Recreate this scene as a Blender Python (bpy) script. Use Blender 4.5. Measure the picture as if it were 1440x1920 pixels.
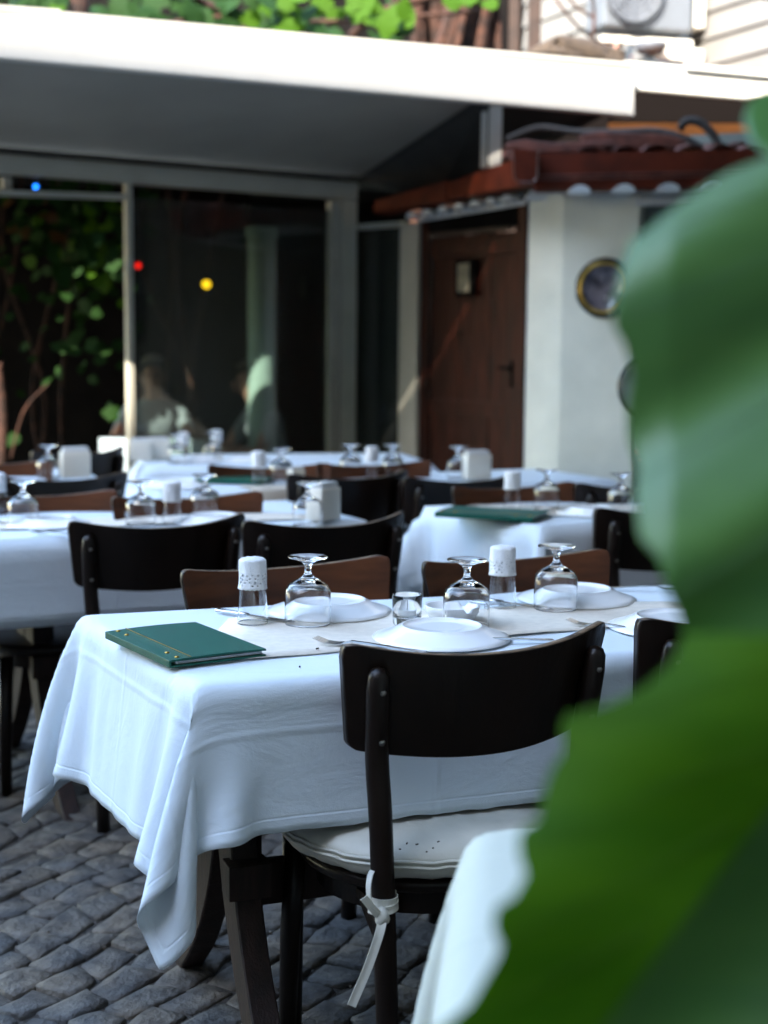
import bpy, bmesh, math, random
import numpy as np
from mathutils import Vector, Matrix, Euler
random.seed(7); np.random.seed(7)
R_ = math.radians
for o in list(bpy.data.objects): bpy.data.objects.remove(o)
S = bpy.context.scene
COL = S.collection

# ------------------------------------------------------------------ camera
F_PX = 2667.0; CX, CY = 720.0, 960.0
CAM = Vector((0, 0, 1.27))
PITCH = math.atan((960 - 650) / F_PX); ROLL = R_(0.5)
Fv = Vector((0, math.cos(PITCH), -math.sin(PITCH)))
R0 = Vector((1, 0, 0)); U0 = R0.cross(Fv)
Rv = R0 * math.cos(ROLL) + U0 * math.sin(ROLL)
Uv = U0 * math.cos(ROLL) - R0 * math.sin(ROLL)
def ray(px, py): return Fv + Rv * ((px - CX) / F_PX) - Uv * ((py - CY) / F_PX)
def Pz(px, py, z):
    r = ray(px, py); return CAM + r * ((z - CAM.z) / r.z)
def Pd(px, py, d):
    r = ray(px, py); return CAM + r * (d / r.y)
def Ppl(px, py, a, n):
    r = ray(px, py); return CAM + r * ((a - CAM).dot(n) / r.dot(n))
cam_d = bpy.data.cameras.new('camera'); cam = bpy.data.objects.new('camera', cam_d); COL.objects.link(cam)
M = Matrix.Identity(4)
for i in range(3):
    M[i][0] = Rv[i]; M[i][1] = Uv[i]; M[i][2] = -Fv[i]; M[i][3] = CAM[i]
cam.matrix_world = M
cam_d.sensor_fit = 'VERTICAL'; cam_d.sensor_height = 36; cam_d.sensor_width = 27
cam_d.lens = F_PX / 1920 * 36; cam_d.clip_end = 500; cam_d.clip_start = 0.05
cam_d.dof.use_dof = True; cam_d.dof.focus_distance = 2.42; cam_d.dof.aperture_fstop = 2.9
S.camera = cam
S.render.resolution_x = 768; S.render.resolution_y = 1024

# ------------------------------------------------------------------ light
SUN_DIR = Vector((-0.42, -0.72, 0.60)).normalized()
W = bpy.data.worlds.new('World'); S.world = W; W.use_nodes = True
nt = W.node_tree; bg = nt.nodes['Background']
sky = nt.nodes.new('ShaderNodeTexSky'); sky.sky_type = 'NISHITA'; sky.sun_disc = False
sky.sun_elevation = math.asin(SUN_DIR.z); sky.sun_rotation = math.atan2(SUN_DIR.x, SUN_DIR.y)
nt.links.new(sky.outputs[0], bg.inputs[0]); bg.inputs[1].default_value = 0.15; sky.ozone_density = 0.0; sky.dust_density = .5; sky.air_density = 1.3
sl = bpy.data.lights.new('sun', 'SUN'); sl.energy = 2.0; sl.angle = R_(0.5); sl.color = (1, .93, .82)
so = bpy.data.objects.new('sun', sl); COL.objects.link(so)
so.rotation_euler = SUN_DIR.to_track_quat('Z', 'Y').to_euler(); so.location = (-4, -7, 14)
S.view_settings.view_transform = 'Standard'; S.view_settings.look = 'None'
S.view_settings.gamma = 1; S.view_settings.use_curve_mapping = False
S.view_settings.exposure = 3.6
S.cycles.max_bounces = 10; S.cycles.transparent_max_bounces = 12; S.cycles.transmission_bounces = 10

# ------------------------------------------------------------------ materials
def mat(name, col, rough=.6, metal=0, spec=.5, noise=0, nscale=20, bump=0, bscale=60, coat=0, col2=None, trans=0, ior=1.45,
        emit=None, estr=0, stretch=None, transl=0, sheen=0):
    m = bpy.data.materials.new(name); m.use_nodes = True
    n = m.node_tree; b = n.nodes['Principled BSDF']; L = n.links.new
    b.inputs['Base Color'].default_value = (*col, 1); b.inputs['Roughness'].default_value = rough
    b.inputs['Metallic'].default_value = metal; b.inputs['Specular IOR Level'].default_value = spec
    b.inputs['Coat Weight'].default_value = coat; b.inputs['Coat Roughness'].default_value = .15
    b.inputs['Transmission Weight'].default_value = trans; b.inputs['IOR'].default_value = ior
    if sheen: b.inputs['Sheen Weight'].default_value = sheen
    if emit: b.inputs['Emission Color'].default_value = (*emit, 1); b.inputs['Emission Strength'].default_value = estr
    tc = n.nodes.new('ShaderNodeTexCoord'); mp = n.nodes.new('ShaderNodeMapping'); L(tc.outputs['Object'], mp.inputs[0])
    if stretch: mp.inputs['Scale'].default_value = stretch
    if col2 is not None or noise:
        nz = n.nodes.new('ShaderNodeTexNoise'); nz.inputs['Scale'].default_value = nscale; nz.inputs['Detail'].default_value = 6
        L(mp.outputs[0], nz.inputs[0])
        cr = n.nodes.new('ShaderNodeValToRGB'); L(nz.outputs[0], cr.inputs[0])
        cr.color_ramp.elements[0].position = .35; cr.color_ramp.elements[1].position = .65
        c2 = col2 if col2 is not None else tuple(c * (1 - noise) for c in col)
        cr.color_ramp.elements[0].color = (*c2, 1); cr.color_ramp.elements[1].color = (*col, 1)
        L(cr.outputs[0], b.inputs['Base Color'])
    if bump:
        bz = n.nodes.new('ShaderNodeTexNoise'); bz.inputs['Scale'].default_value = bscale; bz.inputs['Detail'].default_value = 5
        L(mp.outputs[0], bz.inputs[0])
        bp = n.nodes.new('ShaderNodeBump'); bp.inputs['Strength'].default_value = bump; bp.inputs['Distance'].default_value = .01
        L(bz.outputs[0], bp.inputs['Height']); L(bp.outputs[0], b.inputs['Normal'])
    if transl:
        t = n.nodes.new('ShaderNodeBsdfTranslucent'); t.inputs[0].default_value = (col[0] * 1.6, col[1] * 1.5, col[2] * .6, 1)
        mx = n.nodes.new('ShaderNodeMixShader'); mx.inputs[0].default_value = transl
        out = n.nodes['Material Output']; L(b.outputs[0], mx.inputs[1]); L(t.outputs[0], mx.inputs[2]); L(mx.outputs[0], out.inputs[0])
    return m

def cloth_mat(name='white_cotton', col=(.73, .805, .86)):
    m = mat(name, col, .85, spec=.15, sheen=.15)
    n = m.node_tree; L = n.links.new; b = n.nodes['Principled BSDF']
    tc = n.nodes.new('ShaderNodeTexCoord')
    # flat-cloth coordinates: crease noise, weave, hem
    uv = n.nodes.new('ShaderNodeUVMap'); uv.uv_map = 'flat'
    nz = n.nodes.new('ShaderNodeTexNoise'); nz.inputs['Scale'].default_value = 6; nz.inputs['Detail'].default_value = 8; nz.inputs['Roughness'].default_value = .6; nz.inputs['Distortion'].default_value = 1.2
    mp = n.nodes.new('ShaderNodeMapping'); mp.inputs['Scale'].default_value = (1, 2.2, 1); L(uv.outputs[0], mp.inputs[0]); L(mp.outputs[0], nz.inputs[0])
    b1 = n.nodes.new('ShaderNodeBump'); b1.inputs['Strength'].default_value = .20; b1.inputs['Distance'].default_value = .022; L(nz.outputs[0], b1.inputs['Height'])
    nf = n.nodes.new('ShaderNodeTexNoise'); nf.inputs['Scale'].default_value = 900; nf.inputs['Detail'].default_value = 2; L(uv.outputs[0], nf.inputs[0])
    b2 = n.nodes.new('ShaderNodeBump'); b2.inputs['Strength'].default_value = .25; b2.inputs['Distance'].default_value = .0012; L(nf.outputs[0], b2.inputs['Height']); L(b1.outputs[0], b2.inputs['Normal'])
    sp = n.nodes.new('ShaderNodeSeparateXYZ'); L(uv.outputs[0], sp.inputs[0])
    for ax, per in ((0, .46), (1, .40)):
        pp_ = n.nodes.new('ShaderNodeMath'); pp_.operation = 'PINGPONG'; pp_.inputs[1].default_value = per / 2; L(sp.outputs[ax], pp_.inputs[0])
        mr = n.nodes.new('ShaderNodeMapRange'); mr.interpolation_type = 'SMOOTHSTEP'; mr.inputs[1].default_value = 0; mr.inputs[2].default_value = .010; mr.inputs[3].default_value = 1; mr.inputs[4].default_value = 0; L(pp_.outputs[0], mr.inputs[0])
        bb = n.nodes.new('ShaderNodeBump'); bb.inputs['Strength'].default_value = .45; bb.inputs['Distance'].default_value = .0022; L(mr.outputs[0], bb.inputs['Height']); L(b2.outputs[0], bb.inputs['Normal']); b2 = bb
    at = n.nodes.new('ShaderNodeAttribute'); at.attribute_name = 'hem'
    cr = n.nodes.new('ShaderNodeValToRGB'); e = cr.color_ramp.elements
    e[0].position = .0; e[0].color = (1, 1, 1, 1); e[1].position = 1; e[1].color = (0, 0, 0, 1)
    x = cr.color_ramp.elements.new(.40); x.color = (1, 1, 1, 1); x = cr.color_ramp.elements.new(.46); x.color = (.0, .0, .0, 1); x = cr.color_ramp.elements.new(.52); x.color = (.35, .35, .35, 1)
    mm = n.nodes.new('ShaderNodeMath'); mm.operation = 'MULTIPLY'; mm.inputs[1].default_value = 20; L(at.outputs['Fac'], mm.inputs[0]); L(mm.outputs[0], cr.inputs[0])
    b3 = n.nodes.new('ShaderNodeBump'); b3.inputs['Strength'].default_value = .7; b3.inputs['Distance'].default_value = .002; L(cr.outputs[0], b3.inputs['Height']); L(b2.outputs[0], b3.inputs['Normal'])
    L(b3.outputs[0], b.inputs['Normal'])
    t = n.nodes.new('ShaderNodeBsdfTranslucent'); t.inputs[0].default_value = (.8, .8, .8, 1)
    mx = n.nodes.new('ShaderNodeMixShader'); mx.inputs[0].default_value = .12
    L(b.outputs[0], mx.inputs[1]); L(t.outputs[0], mx.inputs[2]); L(mx.outputs[0], n.nodes['Material Output'].inputs[0])
    return m

def window_mat(name, tint=(.85, .9, .88), rough=.02, haze=.0):
    m = bpy.data.materials.new(name); m.use_nodes = True; n = m.node_tree; n.nodes.clear(); L = n.links.new
    o = n.nodes.new('ShaderNodeOutputMaterial'); t = n.nodes.new('ShaderNodeBsdfTransparent'); t.inputs[0].default_value = (*tint, 1)
    g = n.nodes.new('ShaderNodeBsdfGlossy'); g.inputs['Roughness'].default_value = rough
    fr = n.nodes.new('ShaderNodeFresnel'); fr.inputs[0].default_value = 1.55
    mx = n.nodes.new('ShaderNodeMixShader'); L(fr.outputs[0], mx.inputs[0]); L(t.outputs[0], mx.inputs[1]); L(g.outputs[0], mx.inputs[2])
    if haze:
        d = n.nodes.new('ShaderNodeBsdfDiffuse'); d.inputs[0].default_value = (.25, .25, .23, 1)  # grey veil mixed in as painted haze on the glass
        nz = n.nodes.new('ShaderNodeTexNoise'); nz.inputs['Scale'].default_value = 3; nz.inputs['Detail'].default_value = 6
        mu = n.nodes.new('ShaderNodeMath'); mu.operation = 'MULTIPLY'; mu.inputs[1].default_value = haze; L(nz.outputs[0], mu.inputs[0])
        m2 = n.nodes.new('ShaderNodeMixShader'); L(mu.outputs[0], m2.inputs[0]); L(mx.outputs[0], m2.inputs[1]); L(d.outputs[0], m2.inputs[2]); L(m2.outputs[0], o.inputs[0])
    else: L(mx.outputs[0], o.inputs[0])
    return m

MT = {}
MT['cloth'] = cloth_mat()
MT['cloth_cream'] = cloth_mat('cream_cotton', (.58, .59, .50))
MT['wood'] = mat('dark_stained_wood', (.0105, .0052, .0030), .38, spec=.28, coat=.06, col2=(.0050, .0026, .0016), nscale=9, stretch=(1, 1, .25), bump=.12, bscale=90)
MT['wood_in'] = mat('brown_stained_wood', (.105, .032, .010), .4, spec=.3, coat=.12, col2=(.055, .017, .006), nscale=7, stretch=(1, 1, 5), bump=.06, bscale=60)
MT['wood_edge'] = mat('worn_ply_edge', (.20, .13, .075), .6, col2=(.035, .022, .014), nscale=38, bump=.2, bscale=120)
MT['wood_trestle'] = mat('reddish_trestle_wood', (.028, .014, .010), .6, spec=.3, col2=(.013, .007, .005), nscale=10, stretch=(4, 4, .6), bump=.25, bscale=70)
MT['screw'] = mat('steel_screw', (.35, .33, .30), .35, metal=1, noise=.5, nscale=200)
MT['glass'] = mat('clear_glass', (1, 1, 1), .0, trans=1, ior=1.47)
MT['porcelain'] = mat('white_porcelain', (.88, .88, .87), .18, spec=.45, coat=.1)
MT['steel'] = mat('polished_steel', (.62, .62, .62), .18, metal=1)
MT['lace'] = mat('white_lace', (.82, .82, .82), .9, bump=.5, bscale=500, transl=.0)
MT['menu'] = mat('green_leatherette', (.004, .085, .056), .5, spec=.3, bump=.25, bscale=500, noise=.12, nscale=30)
MT['gold'] = mat('brass', (.45, .30, .07), .35, metal=1, noise=.3, nscale=30)
MT['kraft'] = mat('pale_kraft_paper', (.74, .67, .57), .8, noise=.10, nscale=60, bump=.1, bscale=60)
MT['napkin'] = mat('paper_napkin', (.72, .72, .70), .85, noise=.08, nscale=30)
MT['cream_plastic'] = mat('cream_plastic', (.82, .78, .68), .4, noise=.05, nscale=10)
MT['cushion'] = mat('cream_vinyl', (.62, .60, .52), .5, noise=.18, nscale=9, bump=.35, bscale=22)
MT['white_alu'] = mat('white_aluminium', (.42, .395, .32), .45, noise=.10, nscale=6, bump=.04, bscale=20)
MT['fascia'] = mat('cream_painted_fascia', (.62, .585, .52), .5, noise=.05, nscale=5, bump=.05, bscale=14)
MT['canopy'] = mat('grey_canopy_sheet', (.33, .30, .25), .6, noise=.14, nscale=2.2, bump=.05, bscale=12)
MT['plaster'] = mat('white_plaster', (.74, .76, .70), .9, col2=(.60, .63, .58), nscale=3.0, bump=.35, bscale=26)
MT['door'] = mat('red_brown_door_wood', (.050, .0085, .003), .5, spec=.2, col2=(.013, .003, .0015), nscale=8, stretch=(6, 6, .5), bump=.2, bscale=40)
MT['gutter'] = mat('red_brown_paint', (.13, .020, .006), .6, spec=.25, noise=.45, nscale=6, bump=.08, bscale=30)
MT['tile'] = mat('clay_roof_tile', (.22, .075, .05), .85, col2=(.06, .03, .025), nscale=14, bump=.4, bscale=40)
MT['dark'] = mat('dark_painted_wood', (.006, .0045, .004), .9, spec=.1, noise=.5, nscale=8, bump=.2, bscale=10)
MT['black'] = mat('shade_black_boarding', (.0035, .002, .0015), .9, spec=.1)  # near-black: shade of the fascia above put into the boarding colour
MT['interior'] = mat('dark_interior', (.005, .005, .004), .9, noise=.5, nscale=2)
MT['orange'] = mat('orange_render', (.55, .16, .025), .85, noise=.25, nscale=5, bump=.2, bscale=20)
MT['hose'] = mat('grey_hose', (.055, .048, .042), .75, spec=.2, noise=.5, nscale=40, bump=.4, bscale=120)
MT['stone_y'] = mat('yellow_stone', (.52, .38, .20), .9, noise=.4, nscale=40, bump=.5, bscale=60)
MT['siding'] = mat('cream_siding', (.15, .14, .127), .6, noise=.08, nscale=4)
MT['ac'] = mat('white_ac_casing', (.14, .155, .175), .45, noise=.05, nscale=6)
MT['ac_grille'] = mat('grey_grille', (.13, .14, .16), .5, noise=.1, nscale=9)
MT['brown_post'] = mat('brown_post_wood', (.035, .016, .009), .6, noise=.4, nscale=12, bump=.2, bscale=30)
MT['bark'] = mat('vine_bark', (.06, .024, .014), .95, col2=(.012, .006, .004), nscale=16, bump=.9, bscale=22)
MT['leaf1'] = mat('vine_leaf_green', (.048, .115, .005), .7, spec=.15, noise=.45, nscale=20, transl=.35)
MT['leaf2'] = mat('vine_leaf_shaded', (.012, .036, .006), .7, spec=.12, noise=.3, nscale=20, transl=.15)  # darker copy of the vine leaf, shade put into its colour
MT['leaf3'] = mat('vine_leaf_orange', (.07, .03, .006), .5, noise=.3, nscale=20, transl=.3)
MT['stem'] = mat('plant_stem', (.12, .22, .05), .5, noise=.2, nscale=20)
MT['pot'] = mat('terracotta', (.25, .09, .05), .85, noise=.2, nscale=10)
MT['soil'] = mat('soil', (.03, .02, .015), .95, noise=.4, nscale=40, bump=.8, bscale=50)
MT['col_green'] = mat('pale_green_column', (.30, .40, .35), .8, noise=.1, nscale=4)
MT['skin'] = mat('skin', (.42, .22, .15), .55, noise=.06, nscale=10)
MT['shirt_w'] = mat('white_tshirt', (.24, .27, .29), .9, noise=.06, nscale=10, bump=.2, bscale=14)
MT['shirt_b'] = mat('pale_blue_tshirt', (.42, .55, .58), .9, noise=.06, nscale=10, bump=.2, bscale=14)
MT['trousers'] = mat('dark_trousers', (.03, .035, .05), .9, noise=.2, nscale=20)
MT['hair'] = mat('brown_hair', (.07, .04, .025), .7, noise=.4, nscale=60, bump=.5, bscale=90)
MT['fur'] = mat('tabby_fur', (.075, .052, .034), .95, col2=(.045, .032, .024), nscale=16, stretch=(3, 1, 1), bump=.7, bscale=120)
MT['pink'] = mat('ear_pink', (.50, .20, .14), .7)
MT['eye'] = mat('eye', (.01, .01, .01), .1)
MT['wax'] = mat('white_wax', (.75, .75, .72), .5)
MT['pane'] = window_mat('window_pane', (.56, .62, .59), .03, .13)
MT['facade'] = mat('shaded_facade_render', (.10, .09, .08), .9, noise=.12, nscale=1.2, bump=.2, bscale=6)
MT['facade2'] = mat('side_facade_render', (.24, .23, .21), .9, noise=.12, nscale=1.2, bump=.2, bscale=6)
MT['shutter'] = mat('dark_window', (.03, .035, .04), .15)
MT['crumb'] = mat('dry_leaf_crumb', (.03, .018, .01), .9)
MT['paper'] = mat('notice_paper', (.22, .195, .135), .8, noise=.35, nscale=25)
MT['mortar'] = mat('white_mortar', (.74, .76, .75), .9, noise=.12, nscale=20, bump=.4, bscale=40)
for nm, c, s in (('lamp_yellow', (1, .52, .01), .55), ('lamp_red', (1, .01, .005), .45), ('lamp_blue', (.01, .18, 1), .5)):
    MT[nm] = mat(nm, c, .3, emit=c, estr=s)

def stone_mat():
    m = bpy.data.materials.new('basalt_cobble'); m.use_nodes = True; n = m.node_tree; L = n.links.new; b = n.nodes['Principled BSDF']
    b.inputs['Roughness'].default_value = .72
    oi = n.nodes.new('ShaderNodeObjectInfo'); tc = n.nodes.new('ShaderNodeTexCoord')
    geo = n.nodes.new('ShaderNodeNewGeometry')
    add = n.nodes.new('ShaderNodeVectorMath'); add.operation = 'ADD'; L(geo.outputs['Position'], add.inputs[0]); L(oi.outputs['Random'], add.inputs[1])
    nz = n.nodes.new('ShaderNodeTexNoise'); nz.inputs['Scale'].default_value = 20; nz.inputs['Detail'].default_value = 8; L(add.outputs[0], nz.inputs[0])
    cr = n.nodes.new('ShaderNodeValToRGB'); L(nz.outputs[0], cr.inputs[0]); e = cr.color_ramp.elements
    e[0].position = .3; e[0].color = (.040, .034, .029, 1); e[1].position = .72; e[1].color = (.135, .118, .098, 1)
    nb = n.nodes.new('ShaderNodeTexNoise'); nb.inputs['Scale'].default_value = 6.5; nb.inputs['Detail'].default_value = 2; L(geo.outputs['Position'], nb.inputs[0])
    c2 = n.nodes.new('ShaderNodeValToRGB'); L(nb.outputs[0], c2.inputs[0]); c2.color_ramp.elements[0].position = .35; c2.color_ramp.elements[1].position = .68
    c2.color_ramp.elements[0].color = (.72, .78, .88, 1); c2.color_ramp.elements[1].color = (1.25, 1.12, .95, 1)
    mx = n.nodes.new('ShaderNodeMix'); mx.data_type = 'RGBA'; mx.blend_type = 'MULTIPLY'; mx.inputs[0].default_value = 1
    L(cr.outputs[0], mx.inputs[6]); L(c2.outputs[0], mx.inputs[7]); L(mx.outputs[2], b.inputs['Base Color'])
    bz = n.nodes.new('ShaderNodeTexNoise'); bz.inputs['Scale'].default_value = 55; bz.inputs['Detail'].default_value = 8; L(add.outputs[0], bz.inputs[0])
    bp = n.nodes.new('ShaderNodeBump'); bp.inputs['Strength'].default_value = .7; bp.inputs['Distance'].default_value = .014; L(bz.outputs[0], bp.inputs['Height']); L(bp.outputs[0], b.inputs['Normal'])
    return m
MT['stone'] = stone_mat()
MT['joint'] = mat('joint_sand', (.075, .062, .050), .95, col2=(.03, .026, .022), nscale=40, bump=.9, bscale=120)

def big_leaf_mat(name, col, colb, rough, transl, veinscale):
    m = bpy.data.materials.new(name); m.use_nodes = True; n = m.node_tree; L = n.links.new; b = n.nodes['Principled BSDF']
    b.inputs['Roughness'].default_value = rough; b.inputs['Specular IOR Level'].default_value = veinscale
    uv = n.nodes.new('ShaderNodeUVMap'); uv.uv_map = 'flat'
    nz = n.nodes.new('ShaderNodeTexNoise'); nz.inputs['Scale'].default_value = 1.6; nz.inputs['Detail'].default_value = 3
    mpl = n.nodes.new('ShaderNodeMapping'); mpl.inputs['Rotation'].default_value = (0, 0, R_(-32)); mpl.inputs['Scale'].default_value = (.7, 3.2, 1); L(uv.outputs[0], mpl.inputs[0]); L(mpl.outputs[0], nz.inputs[0])
    cr = n.nodes.new('ShaderNodeValToRGB'); L(nz.outputs[0], cr.inputs[0]); cr.color_ramp.elements[0].position = .3; cr.color_ramp.elements[1].position = .7
    cr.color_ramp.elements[0].color = (*colb, 1); cr.color_ramp.elements[1].color = (*col, 1)
    L(cr.outputs[0], b.inputs['Base Color'])
    t = n.nodes.new('ShaderNodeBsdfTranslucent'); t.inputs[0].default_value = (.10, .30, .01, 1)
    mx = n.nodes.new('ShaderNodeMixShader'); mx.inputs[0].default_value = transl
    L(b.outputs[0], mx.inputs[1]); L(t.outputs[0], mx.inputs[2]); L(mx.outputs[0], n.nodes['Material Output'].inputs[0])
    return m
MT['big_leaf'] = big_leaf_mat('glossy_big_leaf', (.095, .22, .04), (.055, .155, .03), .40, .20, .6)
MT['big_leaf2'] = big_leaf_mat('matte_big_leaf', (.090, .205, .003), (.042, .125, .002), .6, .40, .18)

# ------------------------------------------------------------------ helpers
def tag(o, label=None, cat=None, group=None, kind=None):
    if label: o['label'] = label
    if cat: o['category'] = cat
    if group: o['group'] = group
    if kind: o['kind'] = kind
    return o
def empty(name, loc=(0, 0, 0), rz=0):
    o = bpy.data.objects.new(name, None); COL.objects.link(o); o.location = loc; o.rotation_euler = (0, 0, rz)
    o.empty_display_size = .05; return o
def thing(name, label, cat, loc=(0, 0, 0), rz=0, group=None):
    return tag(empty(name, loc, rz), label, cat, group)
def obj(name, bm, m, parent=None, smooth=False, loc=None):
    me = bpy.data.meshes.new(name); bm.normal_update(); bm.to_mesh(me); bm.free()
    for x in (m if isinstance(m, (list, tuple)) else [m]): me.materials.append(x)
    if smooth: me.polygons.foreach_set('use_smooth', [True] * len(me.polygons))
    o = bpy.data.objects.new(name, me); COL.objects.link(o)
    if parent: o.parent = parent
    if loc is not None: o.location = loc
    return o
def link_mesh(name, me, parent=None, mw=None):
    o = bpy.data.objects.new(name, me); COL.objects.link(o)
    if parent: o.parent = parent
    if mw is not None: o.matrix_local = mw
    return o
def copy_tree(o, parent=None):
    c = o.copy(); COL.objects.link(c); c.parent = parent
    for ch in o.children: copy_tree(ch, c)
    return c
def box(bm, c, s, rot=None, bevel=0):
    r = bmesh.ops.create_cube(bm, size=1)
    T = Matrix.Translation(c) @ (rot.to_4x4() if rot is not None else Matrix.Identity(4)) @ Matrix.Diagonal((*s, 1))
    bmesh.ops.transform(bm, matrix=T, verts=r['verts'])
    if bevel:
        es = list({e for v in r['verts'] for e in v.link_edges})
        bmesh.ops.bevel(bm, geom=es, offset=bevel, segments=2, profile=.6, affect='EDGES')
def BX(c, s, rot=None, bevel=0):
    bm = bmesh.new(); box(bm, c, s, rot, bevel); return bm
def beam(bm, a, b, w, h, up=Vector((0, 0, 1)), bevel=0):
    a = Vector(a); b = Vector(b); d = b - a; L = d.length; y = d.normalized(); x = y.cross(up).normalized(); z = x.cross(y)
    R = Matrix((x, y, z)).transposed()
    box(bm, (a + b) / 2, (w, L, h), R, bevel)
def tube(bm, pts, rad, n=10, cap=True):
    pts = [Vector(p) for p in pts]; rings = []
    if not isinstance(rad, (list, tuple)): rad = [rad] * len(pts)
    ref = Vector((0, 0, 1)); t0 = (pts[1] - pts[0]).normalized()
    if abs(t0.dot(ref)) > .95: ref = Vector((1, 0, 0))
    x = t0.cross(ref).normalized()
    for i, p in enumerate(pts):
        t = (pts[min(i + 1, len(pts) - 1)] - pts[max(i - 1, 0)]).normalized()
        x = (x - t * x.dot(t)).normalized(); y = t.cross(x)
        rings.append([bm.verts.new(p + (x * math.cos(2 * math.pi * k / n) + y * math.sin(2 * math.pi * k / n)) * rad[i]) for k in range(n)])
    for a, b in zip(rings, rings[1:]):
        for k in range(n): bm.faces.new((a[k], a[(k + 1) % n], b[(k + 1) % n], b[k]))
    if cap:
        bm.faces.new(rings[0][::-1]); bm.faces.new(rings[-1])
def lathe(bm, prof, n=32, c=(0, 0, 0), close=False):
    rings = []; c = Vector(c)
    for r, z in prof:
        if r < 1e-5: rings.append([bm.verts.new(c + Vector((0, 0, z)))])
        else: rings.append([bm.verts.new(c + Vector((r * math.cos(2 * math.pi * k / n), r * math.sin(2 * math.pi * k / n), z))) for k in range(n)])
    prs = list(zip(rings, rings[1:])) + ([(rings[-1], rings[0])] if close else [])
    for a, b in prs:
        for k in range(n):
            k2 = (k + 1) % n
            if len(a) == 1 and len(b) == 1: continue
            if len(a) == 1: bm.faces.new((a[0], b[k], b[k2])[::-1])
            elif len(b) == 1: bm.faces.new((a[k], a[k2], b[0]))
            else: bm.faces.new((a[k], a[k2], b[k2], b[k]))
def extrude_poly(bm, pts, vec):
    vec = Vector(vec)
    a = [bm.verts.new(Vector(p)) for p in pts]; b = [bm.verts.new(Vector(p) + vec) for p in pts]; n = len(pts)
    bm.faces.new(a[::-1]); bm.faces.new(b)
    for i in range(n): bm.faces.new((a[i], a[(i + 1) % n], b[(i + 1) % n], b[i]))
    bmesh.ops.recalc_face_normals(bm, faces=bm.faces[:])
def spline(pts, n=8):
    pts = [Vector(p) for p in pts]; out = []
    P = [pts[0]] + pts + [pts[-1]]
    for i in range(1, len(P) - 2):
        for k in range(n):
            t = k / n; a, b, c, d = P[i - 1], P[i], P[i + 1], P[i + 2]
            out.append(.5 * ((2 * b) + (c - a) * t + (2 * a - 5 * b + 4 * c - d) * t * t + (3 * b - a - 3 * c + d) * t ** 3))
    out.append(pts[-1]); return out
def gridmesh(name, pts, nu, nv, m, parent=None, uv=None, solid=0, subs=0):
    vs = [tuple(p) for p in pts]
    fs = [(i * nv + j, (i + 1) * nv + j, (i + 1) * nv + j + 1, i * nv + j + 1) for i in range(nu - 1) for j in range(nv - 1)]
    me = bpy.data.meshes.new(name); me.from_pydata(vs, [], fs); me.materials.append(m)
    me.polygons.foreach_set('use_smooth', [True] * len(me.polygons))
    if uv is not None:
        ul = me.uv_layers.new(name='flat'); li = np.empty(len(me.loops), dtype=np.int32); me.loops.foreach_get('vertex_index', li)
        ul.data.foreach_set('uv', np.asarray(uv, dtype=np.float32)[li].ravel())
    o = bpy.data.objects.new(name, me); COL.objects.link(o)
    if parent: o.parent = parent
    if subs: md = o.modifiers.new('sub', 'SUBSURF'); md.levels = md.render_levels = subs
    if solid: md = o.modifiers.new('solid', 'SOLIDIFY'); md.thickness = solid; md.offset = 0
    return o

# ------------------------------------------------------------------ ground
gbm = bmesh.new(); bmesh.ops.create_grid(gbm, x_segments=4, y_segments=4, size=80)
ground = obj('ground', gbm, MT['joint']); ground.location = (0, 0, .0); tag(ground, kind='structure')
ANG = R_(27)
def cell_stone(corners, zt):
    """rounded cobble from four jittered corners"""
    bm = bmesh.new(); c = sum(corners, Vector((0, 0, 0))) / 4
    outl = []
    for i in range(4):
        a, b = corners[i], corners[(i + 1) % 4]; m_ = (a + b) / 2
        outl.append(a.lerp(c, -.03 + random.random() * .10)); mm = m_.lerp(c, -.02) + Vector((random.uniform(-.007, .007), random.uniform(-.006, .006), 0)); outl.append(mm)
    tx, ty = random.uniform(-.05, .05), random.uniform(-.05, .05)
    rings = []
    for f, z in ((1.0, -.03), (.99, zt - .006), (.93, zt - .001), (.5, zt + random.uniform(-.003, .003))):
        rings.append([bm.verts.new(Vector((c.x + (p.x - c.x) * f, c.y + (p.y - c.y) * f, z + (p.x - c.x) * tx + (p.y - c.y) * ty + random.uniform(-.0018, .0018)))) for p in outl])
    for a, b in zip(rings, rings[1:]):
        for k in range(8): bm.faces.new((a[k], a[(k + 1) % 8], b[(k + 1) % 8], b[k]))
    cv = bm.verts.new((c.x, c.y, zt + random.uniform(-.003, .003)))
    for k in range(8): bm.faces.new((rings[-1][k], rings[-1][(k + 1) % 8], cv))
    return bm, c
cells = []
ca, sa = math.cos(ANG + R_(35)), math.sin(ANG + R_(35))
P_, Q_ = .112, .088; n_i, n_j = 62, 74
J = {}
def gp(i, j):
    if (i, j) not in J:
        off = .5 if j % 2 else 0
        J[(i, j)] = (random.uniform(-.024, .024), random.uniform(-.018, .018))
    return J[(i, j)]
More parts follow.
